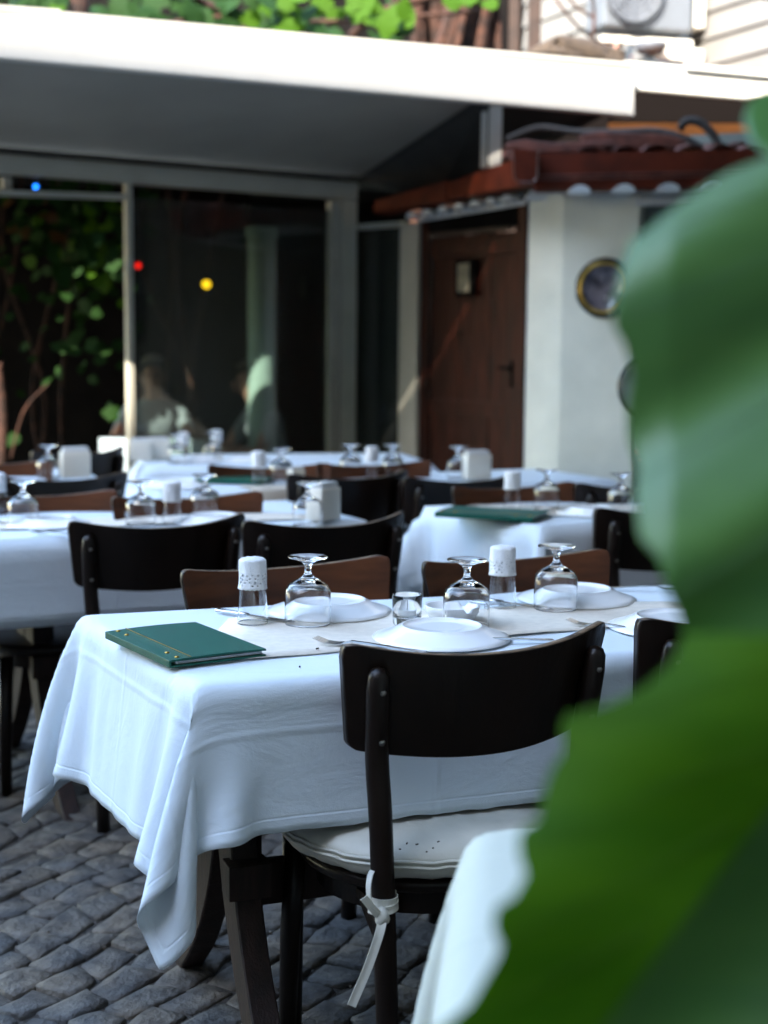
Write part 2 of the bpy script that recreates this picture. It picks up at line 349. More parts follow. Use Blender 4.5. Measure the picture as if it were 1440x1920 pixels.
for j in range(-n_j // 2, n_j // 2):
    shift = (.5 if j % 2 else 0) * P_ + random.uniform(-.012, .012)
    for i in range(-n_i // 2, n_i // 2):
        def pt(ii, jj):
            dx, dy = gp(ii * 2 + (j % 2), jj * 2)
            wob = .012 * math.sin(ii * .9 + jj * .4)
            x = (ii) * P_ + shift + dx * .9; y = jj * Q_ + gp(1000 + ii, jj)[1] * .6 + wob
            return x, y
        gap = .0030
        co = [pt(i, j), pt(i + 1, j), pt(i + 1, j + 1), pt(i, j + 1)]
        cx = sum(p[0] for p in co) / 4; cy = sum(p[1] for p in co) / 4
        w = []
        for (x, y) in co:
            x = x - gap * (1 if x > cx else -1); y = y - gap * (1 if y > cy else -1)
            w.append(Vector((x * ca - y * sa - .5, x * sa + y * ca + 3.6, 0)))
        c = sum(w, Vector((0, 0, 0))) / 4
        if -2.6 < c.x < 1.9 and 1.6 < c.y < 6.4: cells.append((w, c))
def vis_score(c):   # how large and how open to the photograph's view a stone is
    px = CX + F_PX * c.x / c.y; py = 650 + F_PX * 1.27 / c.y
    open_ = 1 if (-60 < px < 900 and 1420 < py < 1990) else 0
    return open_ * 10 - (c.y)
cells.sort(key=lambda k: -vis_score(k[1]))
for w, c in cells[:300]:
    bm, c = cell_stone(w, random.uniform(-.001, .007)); bmesh.ops.translate(bm, verts=bm.verts, vec=-Vector((c.x, c.y, 0)))
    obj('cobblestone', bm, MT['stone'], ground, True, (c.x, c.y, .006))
bmr = bmesh.new()
for w, c in cells[300:]:
    bm, c = cell_stone(w, random.uniform(-.001, .007)); me = bpy.data.meshes.new('t'); bm.to_mesh(me); bm.free(); bmr.from_mesh(me); bpy.data.meshes.remove(me)
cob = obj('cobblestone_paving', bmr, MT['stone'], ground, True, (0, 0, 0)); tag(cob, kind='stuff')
# grit in the joints
gr = bmesh.new()
for _ in range(500):
    x = random.uniform(-1.6, .8); y = random.uniform(2.3, 5.0); s = random.uniform(.0015, .005)
    box(gr, (x, y, .001 + s), (s * 1.6, s, s), Euler((random.random() * 3, random.random() * 3, random.random() * 3)).to_matrix())
grit = obj('grit', gr, mat('grit', (.16, .13, .10), .9, noise=.5, nscale=300)); tag(grit, 'loose pale grit and crumbs lying between the cobblestones', 'grit', kind='stuff')

# ------------------------------------------------------------------ surrounding buildings (out of frame, they shade the court)
def facade(name, label, a, b, depth, h, m, rows=3, cols=6):
    a = Vector(a); b = Vector(b); d = (b - a); L = d.length; ang = math.atan2(d.y, d.x)
    t = thing(name, label, 'building', a, ang)
    obj('wall', BX((L / 2, -depth / 2, h / 2), (L, depth, h)), m, t)
    obj('roof', BX((L / 2, -depth / 2, h + .1), (L + .6, depth + .6, .2)), MT['tile'], t)
    me = None
    for r in range(rows):
        for c in range(cols):
            if me is None:
                bm = BX((0, .02, 0), (1.0, .06, 1.4)); w = obj('window', bm, MT['shutter'], t); me = w.data
            else: w = link_mesh('window', me, t)
            w.location = ((c + .5) * L / cols, 0, 2.0 + r * (h - 2) / rows)
    return t
FD = Vector((.905, .425, 0))          # street direction, parallel to the canopy fascia
FN = Vector((-FD.y, FD.x, 0))
fas_mid = Pd(600, 165, 6.7)
hs = Vector((SUN_DIR.x, SUN_DIR.y, 0)).length
def roof_h(dist_back):       # height whose shade edge meets the fascia's lower edge
    cosn = -(SUN_DIR.x * FN.x + SUN_DIR.y * FN.y)
    return 2.46 + dist_back / cosn * SUN_DIR.z
DB = 11.5
bc = Vector((fas_mid.x, fas_mid.y, 0)) - FN * DB
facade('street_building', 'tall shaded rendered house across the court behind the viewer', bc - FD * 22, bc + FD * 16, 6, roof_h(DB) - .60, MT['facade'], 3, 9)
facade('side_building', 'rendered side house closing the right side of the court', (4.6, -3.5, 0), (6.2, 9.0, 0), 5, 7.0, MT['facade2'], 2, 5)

shade_root = thing('shade_sheet', 'unseen dark sheet added behind the viewer to shade the cloth fronts', 'shade_sheet')  # unseen sheet, added to darken the front faces of the cloths
A0 = bc + FN * 5.2 - FD * 2.0; A1 = bc + FN * 5.2 + FD * 9; 
bm = bmesh.new(); extrude_poly(bm, [A0 + Vector((0, 0, 3.6)), A1 + Vector((0, 0, 3.6)), A1 + FN * 5.6 + Vector((0, 0, 2.9)), A0 + FN * 5.6 + Vector((0, 0, 2.9))], (0, 0, .04)); obj('shade_panel', bm, MT['facade'], shade_root)
for k in (0, 1):
    q = (A0, A1)[k] + FN * 5.5; bm = bmesh.new(); tube(bm, [(q.x, q.y, 0), (q.x, q.y, 2.9)], .03, 10); obj('post', bm, MT['dark'], shade_root)
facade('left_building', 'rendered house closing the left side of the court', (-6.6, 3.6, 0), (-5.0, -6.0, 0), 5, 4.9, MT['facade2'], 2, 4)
# ------------------------------------------------------------------ canopy and glass front
top_a = Pz(-260, 268, 2.2); top_b = Pz(667, 344, 2.2)
gdir = (top_b - top_a).normalized(); gn = Vector((-gdir.y, gdir.x, 0))
def G(px, py): return Ppl(px, py, top_a, gn)
can = thing('glass_canopy_front', 'glazed canopy front with a wide cream fascia at upper left', 'canopy')
def frame_piece(name, px0, py0, px1, py1, m, parent, thick=.06, back=0):
    """rectangle between image-plane heights, standing in the glass wall plane"""
    a = G(px0, py0); b = G(px1, py1)
    bm = bmesh.new()
    pts = [G(px0, py0), G(px1, py0 + (px1 - px0) * .09), None, None]
    return bm
def wall_poly(name, pix, m, parent, thick=.06, off=0):
    bm = bmesh.new(); pts = [G(x, y) + gn * off for x, y in pix]
    extrude_poly(bm, pts, gn * thick); return obj(name, bm, m, parent)
Zb = 0.0
def vpost(px0, px1, pytop, m=None, thick=.07, off=0, name='post', parent=None, zb=0.0):
    a = G(px0, pytop); b = G(px1, pytop); bm = bmesh.new()
    a2 = G(px0, pytop + 200); b2 = G(px1, pytop + 200)
    x0 = Vector((a.x, a.y, 0)); x1 = Vector((b.x, b.y, 0)); zt = a.z
    pts = [x0 + Vector((0, 0, zt)), x1 + Vector((0, 0, zt)), x1 + Vector((0, 0, zb)), x0 + Vector((0, 0, zb))]
    extrude_poly(bm, [p + gn * off for p in pts], gn * thick)
    o = obj(name, bm, m or MT['white_alu'], parent or can)
    return o
wall_poly('top_rail', [(-250, 268), (667, 342), (667, 374), (-250, 306)], MT['white_alu'], can, .09, -.02)
wall_poly('top_rail_lip', [(-250, 276), (667, 349), (667, 353), (-250, 280)], MT['white_alu'], can, .02, -.042)
vpost(639, 666, 374, thick=.09, off=-.022)
vpost(621, 638, 375, thick=.05, off=0.0, name='sash_frame')
vpost(238, 249, 338, thick=.04, off=0.01, name='sash_frame')
wall_poly('transom_rail', [(-250, 347), (240, 364), (240, 374), (-250, 357)], MT['white_alu'], can, .05, .0)
vpost(14, 30, 330, thick=.04, off=.06, name='short_stile', zb=2.04)
def pane(px0, px1, py, name='glass_pane', off=.03, zb=.05):
    a = G(px0, py); b = G(px1, py); bm = bmesh.new()
    x0 = Vector((a.x, a.y, 0)); x1 = Vector((b.x, b.y, 0))
    extrude_poly(bm, [x0 + Vector((0, 0, a.z)), x1 + Vector((0, 0, a.z)), x1 + Vector((0, 0, zb)), x0 + Vector((0, 0, zb))], gn * .006)
    o = obj(name, bm, MT['pane'], can); o.location = gn * off; return o
pane(249, 622, 368)
obj('bottom_rail', (lambda bm: (beam(bm, (G(249, 900).x, G(249, 900).y, .05), (G(660, 900).x, G(660, 900).y, .05), .07, .10), bm)[1])(bmesh.new()), MT['white_alu'], can)
# second bay between glass post and door
gx = G(667, 600); gx2 = Pd(785, 600, 8.0)
bdir = (Vector((gx2.x, gx2.y, 0)) - Vector((gx.x, gx.y, 0))).normalized(); bn = Vector((-bdir.y, bdir.x, 0))
def B(px, py): return Ppl(px, py, Vector((gx.x, gx.y, 0)), bn)
def bpiece(name, px0, px1, py0, zb, m, thick, off=0, zt=None):
    a = B(px0, py0); b = B(px1, py0); z = a.z if zt is None else zt; bm = bmesh.new()
    x0 = Vector((a.x, a.y, 0)); x1 = Vector((b.x, b.y, 0))
    extrude_poly(bm, [(x0.x, x0.y, z), (x1.x, x1.y, z), (x1.x, x1.y, zb), (x0.x, x0.y, zb)], bn * thick)
    o = obj(name, bm, m, can); o.location = bn * off; return o
bpiece('post', 750, 784, 420, 0, MT['white_alu'], .08)
bpiece('transom_rail', 668, 749.5, 421, B(668, 430).z, MT['white_alu'], .05)
bpiece('glass_pane', 668, 749, 431, .05, MT['pane'], .006, .03)
# fascia (two lengths) and canopy sheet
def poly3(name, pts, vec, m, parent, bevel=0):
    bm = bmesh.new(); extrude_poly(bm, pts, vec)
    if bevel: bmesh.ops.bevel(bm, geom=bm.edges[:], offset=bevel, segments=2, affect='EDGES')
    return obj(name, bm, m, parent)
def FDp(px): return 6.0 + (px / 1190) * 1.38 if px > 0 else 6.0 + px / 1190 * 1.0
def Fp(px, py, off=0): return Pd(px, py, FDp(px)) + FN * off
fas = poly3('fascia_board', [Fp(-260, -8), Fp(1190, 119), Fp(1190, 218), Fp(-260, 86)], FN * .05, MT['fascia'], can, .006)
poly3('fascia_lip', [Fp(-260, -8, -.012), Fp(112, 19, -.012), Fp(112, 27, -.012), Fp(-260, 4, -.012)], FN * .011, MT['fascia'], can)
poly3('fascia_lip', [Fp(114, 23, -.010), Fp(1190, 119, -.010), Fp(1190, 125, -.010), Fp(114, 31, -.010)], FN * .009, MT['fascia'], can)
fr0 = Fp(-260, 60, .051); fr1 = Fp(1189, 190, .051); bk1 = G(667, 340) + Vector((.02, .05, .0)); bk0 = G(-260, 266)
bk2 = B(786, 418) + Vector((.1, .25, .12))
bm = bmesh.new()
frm = Fp(930, 166, .051)
vs = [fr0 + Vector((0, 0, -.03)), frm + Vector((0, 0, 0)), bk1 + Vector((0, 0, .03)), bk0 + Vector((0, 0, .03))]
extrude_poly(bm, vs, (0, 0, .03)); obj('canopy_sheet', bm, MT['canopy'], can)
bm = bmesh.new(); extrude_poly(bm, [frm + Vector((0, 0, .002)), fr1, bk2, bk1 + Vector((0, 0, .032))], (0, 0, .03)); obj('canopy_end', bm, mat('dark_canopy_end', (.05, .045, .038), .8, noise=.4, nscale=4), can)  # right end of the canopy sheet, given a darker colour
# support post on the gutter
pp = thing('support_post', 'short white double post propping the fascia above the brown gutter corner', 'post')
for x0, x1, h in ((905, 915, 215), (918, 942, 207)):
    a = Pd(x0, h, 7.22); b = Pd(x1, h, 7.22); c_ = Pd(x0, 302, 7.22)
    obj('upright', BX(((a.x + b.x) / 2, 7.25 + (.05 if x0 < 910 else 0), (a.z + c_.z) / 2 + .0), (b.x - a.x, .06, a.z - c_.z + .05), None, .004), MT['fascia'], pp)
# second fascia further back on the right
f2 = thing('rear_fascia', 'cream fascia of the rear roof with boarding coloured shade-dark below, right of the canopy end', 'roof edge')
poly3('fascia_board', [Pd(1150, 112, 7.9), Pd(1760, 168, 7.9), Pd(1760, 216, 7.9), Pd(1150, 164, 7.9)], (0, .05, 0), MT['fascia'], f2, .005)
poly3('fascia_lip', [Pd(1284, 119, 7.86), Pd(1760, 162, 7.86), Pd(1760, 171, 7.86), Pd(1284, 128, 7.86)], (0, .03, 0), MT['fascia'], f2)
poly3('shade_boarding', [Pd(860, 150, 8.35), Pd(1760, 160, 8.35), Pd(1760, 232, 8.35), Pd(860, 226, 8.35)], (0, .05, 0), MT['black'], f2)
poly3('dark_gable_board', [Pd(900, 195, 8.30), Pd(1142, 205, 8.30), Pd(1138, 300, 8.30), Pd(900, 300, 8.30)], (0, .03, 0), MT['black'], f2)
ow = poly3('orange_wall', [Pd(1060, 200, 8.6), Pd(1760, 215, 8.6), Pd(1760, 330, 8.6), Pd(1060, 330, 8.6)], (0, .2, 0), MT['orange'], None)
tag(ow, 'orange rendered wall strip showing above the tiled eaves', 'wall')

# interior behind the glass
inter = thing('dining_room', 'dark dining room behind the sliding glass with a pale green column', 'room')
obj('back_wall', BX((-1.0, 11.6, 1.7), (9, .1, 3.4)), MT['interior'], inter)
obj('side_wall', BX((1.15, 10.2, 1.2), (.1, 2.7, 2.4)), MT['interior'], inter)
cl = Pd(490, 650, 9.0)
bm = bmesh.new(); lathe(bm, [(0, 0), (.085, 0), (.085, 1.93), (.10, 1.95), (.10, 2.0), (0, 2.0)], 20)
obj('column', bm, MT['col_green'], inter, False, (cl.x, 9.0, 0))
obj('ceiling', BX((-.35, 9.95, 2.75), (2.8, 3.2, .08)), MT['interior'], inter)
for px, py, d, m, r, nm, lb in ((387, 533, 8.6, 'lamp_yellow', .026, 'pendant_lamp', 'small round yellow lamp glowing in the dark behind the sliding glass'),
                           (259, 498, 8.4, 'lamp_red', .017, 'pendant_lamp', 'small red lamp glowing beside the left glass frame'),
                           (67, 350, 7.6, 'lamp_blue', .012, 'pendant_lamp', 'tiny blue light under the top rail at far left')):
    p = Pd(px, py, d); t = thing(nm, lb, 'lamp', p, 0, 'coloured lamps in the dark')
    bm = bmesh.new(); bmesh.ops.create_uvsphere(bm, u_segments=14, v_segments=8, radius=r); obj('bulb', bm, MT[m], t, True)
    bm = bmesh.new(); tube(bm, [(0, 0, r * .8), (0, 0, r * .8 + .03)], r * .5, 8); tube(bm, [(0, 0, r), (0, 0, min(.45, 2.28 - p.z))], .002, 5); obj('cord', bm, MT['dark'], t)

g0 = Vector((top_a.x, top_a.y, 2.30)) + gn * .12; g1 = Vector((top_b.x, top_b.y, 2.30)) + gn * .12
poly3('room_roof', [g0 - gdir * 3, g1 + gdir * .1, g1 + gdir * .2 + gn * .9 + Vector((.25, .2, .0)), Vector((1.6, 12.0, 2.45)), Vector((-9, 12.0, 2.45)), g0 - gdir * 3 + gn * .5], (0, 0, .06), MT['interior'], inter)
# ------------------------------------------------------------------ white building with the brown door
cor = Pd(1050, 700, 7.2); W0 = Vector((cor.x, cor.y, 0))
w_l = Pd(787, 700, 8.05); W1 = Vector((w_l.x, w_l.y, 0))
w_r = Pd(1190, 700, 7.05); W2 = Vector((w_r.x, w_r.y, 0))
w_rr = Pd(1900, 700, 6.7); W3 = Vector((w_rr.x, w_rr.y, 0))
ld = (W1 - W0).normalized(); ln = Vector((ld.y, -ld.x, 0));  ln = ln if ln.y > 0 else -ln      # into the building
fd = (W2 - W0).normalized(); fn = Vector((-fd.y, fd.x, 0))
def Lp(px, py, off=0): return Ppl(px, py, W0, ln) + ln * off
def Rp(px, py, off=0): return Ppl(px, py, W0, fn) + fn * off
house = thing('white_house', 'low white plastered house with brown door, brown gutter and clay tile eaves', 'building')
def vquad(a, b, z0, z1): return [(a.x, a.y, z0), (b.x, b.y, z0), (b.x, b.y, z1), (a.x, a.y, z1)]
dR = Lp(985, 700); dL = Lp(789, 700)
poly3('wall', vquad(W0, dR, -.05, 2.15), ln * .2, MT['plaster'], house)
# front pier with rounded top corners, then the recessed wall to the right
poly3('wall', vquad(W0, W2, -.05, Rp(1190, 366).z), fn * .25, MT['plaster'], house)
WR = W2 + fn * .10; WR3 = W2 + fd * 2.6 + fn * .10
poly3('recessed_wall', vquad(WR + fd * .001, WR3, -.05, 2.3), fn * .15, mat('grey_green_render', (.20, .22, .19), .9, noise=.2, nscale=5, bump=.3, bscale=20), house)
poly3('wall', vquad(W0 + fn * .02, W2 + fn * .02 + fd * 2.6, Rp(1190, 366).z + .002, 2.14), fn * .1, MT['mortar'], house)
# door frame and planks
dtop = Lp(985, 372).z
poly3('door_frame', vquad(dR + ln * .0, dR + ld * .055, 0, dtop), ln * .12 , MT['door'], house).location = -ln * .015
poly3('door_frame', vquad(dL - ld * .001, dL - ld * .06, 0, dtop), ln * .12, MT['door'], house).location = -ln * .015
poly3('door_lintel', vquad(dR + ld * .056, dL - ld * .061, dtop - .13, dtop), ln * .12, MT['dark'], house).location = -ln * .012
poly3('lintel_strip', vquad(dR + ld * .12, dL - ld * .08, dtop - .155, dtop - .135), ln * .03, MT['brown_post'], house).location = -ln * .02
door = empty('door'); door.parent = house
dw0 = dR + ld * .060; dw1 = dL - ld * .063; DWn = 6; dseg = (dw1 - dw0) / DWn
for k in range(DWn):
    a = dw0 + dseg * k + ld * .003; b = dw0 + dseg * (k + 1) - ld * .003
    poly3('plank', vquad(a, b, .03, dtop - .16), ln * .03, MT['door'], door).location = ln * (.02 + .003 * (k % 2))
poly3('door_rail', vquad(dw0 + ld * .01, dw1 - ld * .01, dtop - .27, dtop - .19), ln * .02, MT['door'], door).location = -ln * .002
poly3('door_stile', vquad(dw0 + ld * .01, dw0 + ld * .09, .03, dtop - .275), ln * .02, MT['door'], door).location = -ln * .003
poly3('door_rail', vquad(dw0 + ld * .095, dw1 - ld * .01, .9, .98), ln * .02, MT['door'], door).location = -ln * .001
hp = Lp(962, 690, -.03); bm = bmesh.new(); tube(bm, [hp + ln * .03, hp, hp + ld * .08], .008, 8); box(bm, hp + ln * .028 + Vector((0, 0, -.03)), (.03, .01, .14)); obj('handle', bm, MT['dark'], door)
sg = thing('door_notice', 'small framed paper notice hung on the brown door', 'sign')
s0 = Lp(860, 490); s1 = Lp(894, 490); zt = Lp(877, 486).z; zb = Lp(877, 556).z
poly3('frame', vquad(Vector((s0.x, s0.y, 0)), Vector((s1.x, s1.y, 0)), zb, zt), ln * .018, MT['dark'], sg).location = -ln * .024
a = s0.lerp(s1, .17); b = s0.lerp(s1, .80)
poly3('paper', vquad(Vector((a.x, a.y, 0)), Vector((b.x, b.y, 0)), zb + .025, zt - .025), ln * .004, MT['paper'], sg).location = -ln * .030
# plates on the wall
def wall_plate(px, py, rad, label, pic, rim, rimc):
    c = Rp(px, py, -.002); t = thing('wall_plate', label, 'wall plate', c, 0, 'round plates hung on the white wall')
    rot = Matrix.Rotation(math.atan2(fd.y, fd.x), 4, 'Z') @ Matrix.Rotation(R_(90), 4, 'X')
    bm = bmesh.new(); lathe(bm, [(0, 0), (rad * .9, 0), (rad, .018), (rad * .985, .024), (rad * .90, .024), (rad * .86, .020)], 48); bmesh.ops.transform(bm, matrix=rot, verts=bm.verts); obj('rim', bm, rim, t, True)
    bm = bmesh.new(); lathe(bm, [(rad * .86, .020), (rad * .81, .025), (rad * .76, .020)], 48); bmesh.ops.transform(bm, matrix=rot, verts=bm.verts); obj('gilt_ring', bm, rimc, t, True)
    bm = bmesh.new(); lathe(bm, [(rad * .76, .020), (rad * .7, .012), (0, .010)], 48); bmesh.ops.transform(bm, matrix=rot, verts=bm.verts); obj('picture', bm, pic, t, True)
pic = mat('painted_glaze', (.16, .14, .17), .25, col2=(.008, .008, .016), nscale=16, coat=.5)
wall_plate(1135, 540, .148, 'round painted plate with black and gold rim on the white pier', pic, MT['eye'], MT['gold'])
wall_plate(1216, 725, .150, 'grey-green plate with thin dark rim, lower, mostly hidden by the big leaf', mat('sage_glaze', (.28, .34, .30), .4, noise=.2, nscale=9), MT['eye'], mat('sage_rim', (.2, .24, .21), .4))
# gutters
poly3('gutter', [Pd(1000, 287, 6.72), Pd(1900, 270, 6.35), Pd(1900, 345, 6.35), Pd(1005, 357, 6.72)], (0, .12, 0), MT['gutter'], house, .008)
for dy in (40, 48):
    poly3('gutter_bead', [Pd(1011, 287 + dy, 6.70), Pd(1900, 268 + dy, 6.33), Pd(1900, 270.5 + dy, 6.33), Pd(1011, 289.5 + dy, 6.70)], (0, .03, 0), MT['tile'], house)
gl = [Pd(998, 286, 6.74), Pd(838, 342, 7.55), Pd(838, 374, 7.55), Pd(998, 345, 6.74)]
poly3('gutter', gl, (.10, .03, 0), MT['gutter'], house, .006)
gl = [Pd(838, 338, 7.55), Pd(700, 376, 8.2), Pd(700, 402, 8.2), Pd(838, 376, 7.55)]
poly3('gutter', gl, (.10, .05, 0), MT['gutter'], house, .006)
obj('gutter_corner', (lambda bm: (extrude_poly(bm, [Pd(962, 279, 6.66), Pd(1008, 283, 6.66), Pd(1007, 333, 6.66), Pd(1000, 342, 6.66), Pd(972, 342, 6.66), Pd(964, 333, 6.66)], (0, .06, 0)), bm)[1])(bmesh.new()), MT['gutter'], house)
bm = bmesh.new(); tube(bm, [Pd(962, 280, 6.655), Pd(964, 333, 6.655), Pd(973, 341, 6.655), Pd(999, 341, 6.655), Pd(1007, 333, 6.655), Pd(1009, 282, 6.655)], .0014, 6); obj('corner_clip', bm, MT['screw'], house)
# soffit under the gutter (dark) and mortar filled tile ends
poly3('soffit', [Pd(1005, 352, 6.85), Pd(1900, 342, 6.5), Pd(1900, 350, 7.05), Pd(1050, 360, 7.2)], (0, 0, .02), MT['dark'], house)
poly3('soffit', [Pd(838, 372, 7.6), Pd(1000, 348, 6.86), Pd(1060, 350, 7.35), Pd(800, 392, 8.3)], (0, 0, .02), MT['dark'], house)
me = None
for k in range(7):
    c = Pd(1000 + (740 - 720) / 1 + 68 + 83 * k - 0, 364 - k * 1.5, 6.93 - k * .05) if k else Pd(1008, 370, 6.95)
    if k: c = Pd(1088 + 83.5 * (k - 1), 363 - k * 1.8, 6.70 - k * .035)
    if me is None:
        bm = bmesh.new(); n = 14
        extrude_poly(bm, [(.05 * math.cos(math.pi * i / n), 0, .036 * math.sin(math.pi * i / n)) for i in range(n + 1)], (0, .16, 0))
        o = obj('mortar_plug', bm, MT['mortar'], house, False, c); me = o.data
    else: o = link_mesh('mortar_plug', me, house); o.location = c
for k in range(7):
    p = Lp(984 - k * 30, 379 + k * 5.3, -.07); o = link_mesh('mortar_plug', me, house); o.location = p; o.scale = (.8, .4, .8); o.rotation_euler = (0, 0, math.atan2(ld.y, ld.x))
poly3('mortar_band', [Pd(1190, 371, 6.99), Pd(1900, 352, 6.70), Pd(1900, 366, 6.70), Pd(1190, 386, 6.99)], (0, .03, 0), MT['mortar'], house)
poly3('mortar_band', [Lp(990, 376, -.03), Lp(789, 412, -.03), Lp(789, 417, -.03), Lp(990, 384, -.03)], ln * .03, MT['mortar'], house)
# clay tiles on the eaves
roofs = []
def half_tile(L=.36, r=.075, taper=.8):
    bm = bmesh.new(); n = 8; rg = []
    for (y, rr) in ((0, r), (L, r * taper)):
        for q in (1, .84): rg.append([bm.verts.new((rr * q * math.cos(math.pi * i / n), y, rr * q * math.sin(math.pi * i / n) * .75)) for i in range(n + 1)])
    o0, i0, o1, i1 = rg
    for i in range(n):
        bm.faces.new((o0[i], o1[i], o1[i + 1], o0[i + 1])); bm.faces.new((i0[i], i0[i + 1], i1[i + 1], i1[i]))
        bm.faces.new((o0[i], o0[i + 1], i0[i + 1], i0[i])); bm.faces.new((o1[i], i1[i], i1[i + 1], o1[i + 1]))
    return bm
tme = None
for r_ in range(3):
    for k in range(16):
        if tme is None: o = obj('roof_tile', half_tile(), MT['tile'], house, True); tme = o.data
        else: o = link_mesh('roof_tile', tme, house)
        b0 = Pd(985 + k * 62, 287 - k * 1.2, 6.80 - k * .026)
        o.location = b0 + Vector((random.uniform(-.012, .012), .27 * r_ + random.uniform(-.02, .02), .035 * r_ - .03 + random.uniform(-.006, .006)))
        o.rotation_euler = (R_(9) + random.uniform(-.03, .03), random.uniform(-.08, .08), random.uniform(-.06, .06))
# broken slabs, hose loops and a stone lying on the eaves
slab = thing('broken_tile', 'long broken dark red tile lying on the gutter edge near its corner', 'tile')
obj('slab', (lambda bm: (extrude_poly(bm, [Pd(950, 268, 6.75), Pd(985, 262, 6.75), Pd(1040, 268, 6.75), Pd(1148, 264, 6.75), Pd(1156, 275, 6.75), Pd(1100, 285, 6.75), Pd(1010, 286, 6.75), Pd(952, 276, 6.75)], (0, .16, .01)), bmesh.ops.bevel(bm, geom=bm.edges[:], offset=.004, segments=1, affect='EDGES'), bm)[2])(bmesh.new()), MT['tile'], slab)
slab2 = thing('broken_tile', 'short broken red tile lying right of the long one under the curled hose', 'tile')
obj('slab', (lambda bm: (extrude_poly(bm, [Pd(1090, 252, 6.8), Pd(1120, 246, 6.8), Pd(1250, 252, 6.8), Pd(1290, 262, 6.8), Pd(1280, 278, 6.8), Pd(1150, 280, 6.8), Pd(1100, 268, 6.8)], (0, .16, .01)), bmesh.ops.bevel(bm, geom=bm.edges[:], offset=.004, segments=1, affect='EDGES'), bm)[2])(bmesh.new()), MT['tile'], slab2)
bm = bmesh.new(); tube(bm, spline([Pd(950, 262, 7.1), Pd(1010, 240, 7.08), Pd(1080, 248, 7.04), Pd(1160, 248, 7.0), Pd(1230, 246, 6.95), Pd(1290, 262, 6.9), Pd(1325, 284, 6.85)], 8), .017, 10)
tag(obj('hose', bm, MT['hose'], None, True), 'long grey corrugated hose lying along the tiled eaves', 'hose')
bm = bmesh.new(); tube(bm, spline([Pd(1275, 242, 6.9), Pd(1286, 228, 6.88), Pd(1310, 229, 6.86), Pd(1335, 250, 6.84), Pd(1352, 282, 6.82)], 8), .020, 10)
tag(obj('hose', bm, MT['hose'], None, True), 'short thick grey hose curling up in an arch over the eaves', 'hose')
bm = bmesh.new(); bmesh.ops.create_icosphere(bm, subdivisions=3, radius=.045)
for v in bm.verts: v.co = Vector((v.co.x * 1.1, v.co.y, v.co.z * .72)) * (1 + .10 * math.sin(v.co.x * 90) * math.cos(v.co.z * 70 + v.co.y * 60))
tag(obj('stone', bm, MT['stone_y'], None, True, Pd(1292, 290, 6.74)), 'pale yellow stone resting on the brown gutter', 'stone')

# ------------------------------------------------------------------ upper right: siding wall, AC unit, posts, cat
sw = thing('sided_house', 'house with cream overlapping siding boards behind the roofs, upper right', 'building')
SA = Pd(1010, 100, 11.0); SB = Pd(1560, 0, 8.2); sdir = Vector((SB.x - SA.x, SB.y - SA.y, 0)).normalized(); sn = Vector((-sdir.y, sdir.x, 0))
for k in range(13):
    z = 2.7 + k * .165; a = Vector((SA.x, SA.y, z)) - sdir * .2; b = Vector((SA.x, SA.y, z)) + sdir * 4.6
    bm = bmesh.new(); pts = [a - sn * .022, b - sn * .022, b + Vector((0, 0, .175)), a + Vector((0, 0, .175))]
    extrude_poly(bm, pts, sn * .03); obj('siding_board', bm, MT['siding'], sw)
ac = thing('air_conditioner', 'white outdoor air conditioner unit with round fan grille mounted on the siding', 'air conditioner')
c = Pd(1205, -8, 9.0); bm = bmesh.new(); ra = Matrix.Rotation(math.atan2(sdir.y, sdir.x) * .0 + .12, 3, 'Z')
acR = Matrix.Rotation(.30, 3, 'Z')
obj('casing', BX(c + Vector((0, .12, .03)), (.60, .27, .46), acR, .02), MT['ac'], ac)
gc = c + acR @ Vector((-.12, -.145, .03)) + Vector((0, .12, 0))
bm = bmesh.new(); rot = Matrix.Translation(gc) @ acR.to_4x4() @ Matrix.Rotation(R_(90), 4, 'X')
lathe(bm, [(.0, .004), (.20, .004), (.205, .012), (.19, .014)], 32); bmesh.ops.transform(bm, matrix=rot, verts=bm.verts); obj('fan_recess', bm, MT['ac_grille'], ac, True)
bm = bmesh.new()
for rr in (.05, .08, .11, .14, .17, .20): lathe(bm, [(rr - .003, .02), (rr + .003, .02), (rr + .003, .026), (rr - .003, .026)], 32, close=True)
for k in range(8):
    a = k * math.pi / 4; tube(bm, [(.03 * math.cos(a), .03 * math.sin(a), .024), (.2 * math.cos(a), .2 * math.sin(a), .024)], .003, 5)
bmesh.ops.transform(bm, matrix=rot, verts=bm.verts); obj('fan_grille', bm, MT['ac'], ac)
obj('side_cover', BX(c + acR @ Vector((.37, .0, .0)) + Vector((0, .12, 0)), (.08, .2, .32), acR, .015), MT['cream_plastic'], ac)
bm = bmesh.new(); beam(bm, c + Vector((-.25, -.02, -.26)), c + Vector((.33, .12, -.26)), .04, .035); beam(bm, c + Vector((-.2, 0, -.27)), c + Vector((-.2, .4, -.27)), .03, .03); beam(bm, c + Vector((.26, .1, -.27)), c + Vector((.26, .4, -.30)), .03, .03); beam(bm, c + Vector((.1, 0, -.33)), c + Vector((.4, .15, -.33)), .05, .08)
obj('bracket', bm, MT['cream_plastic'], ac)
bm = bmesh.new(); lathe(bm, [(.0, 0), (.075, .0), (.10, .04), (.10, .06), (.0, .06)], 20, Pd(1220, 100, 8.9)); 
tag(obj('drain_pan', bm, MT['ac_grille'], None, True), 'grey drain pan hanging below the air conditioner', 'pan')
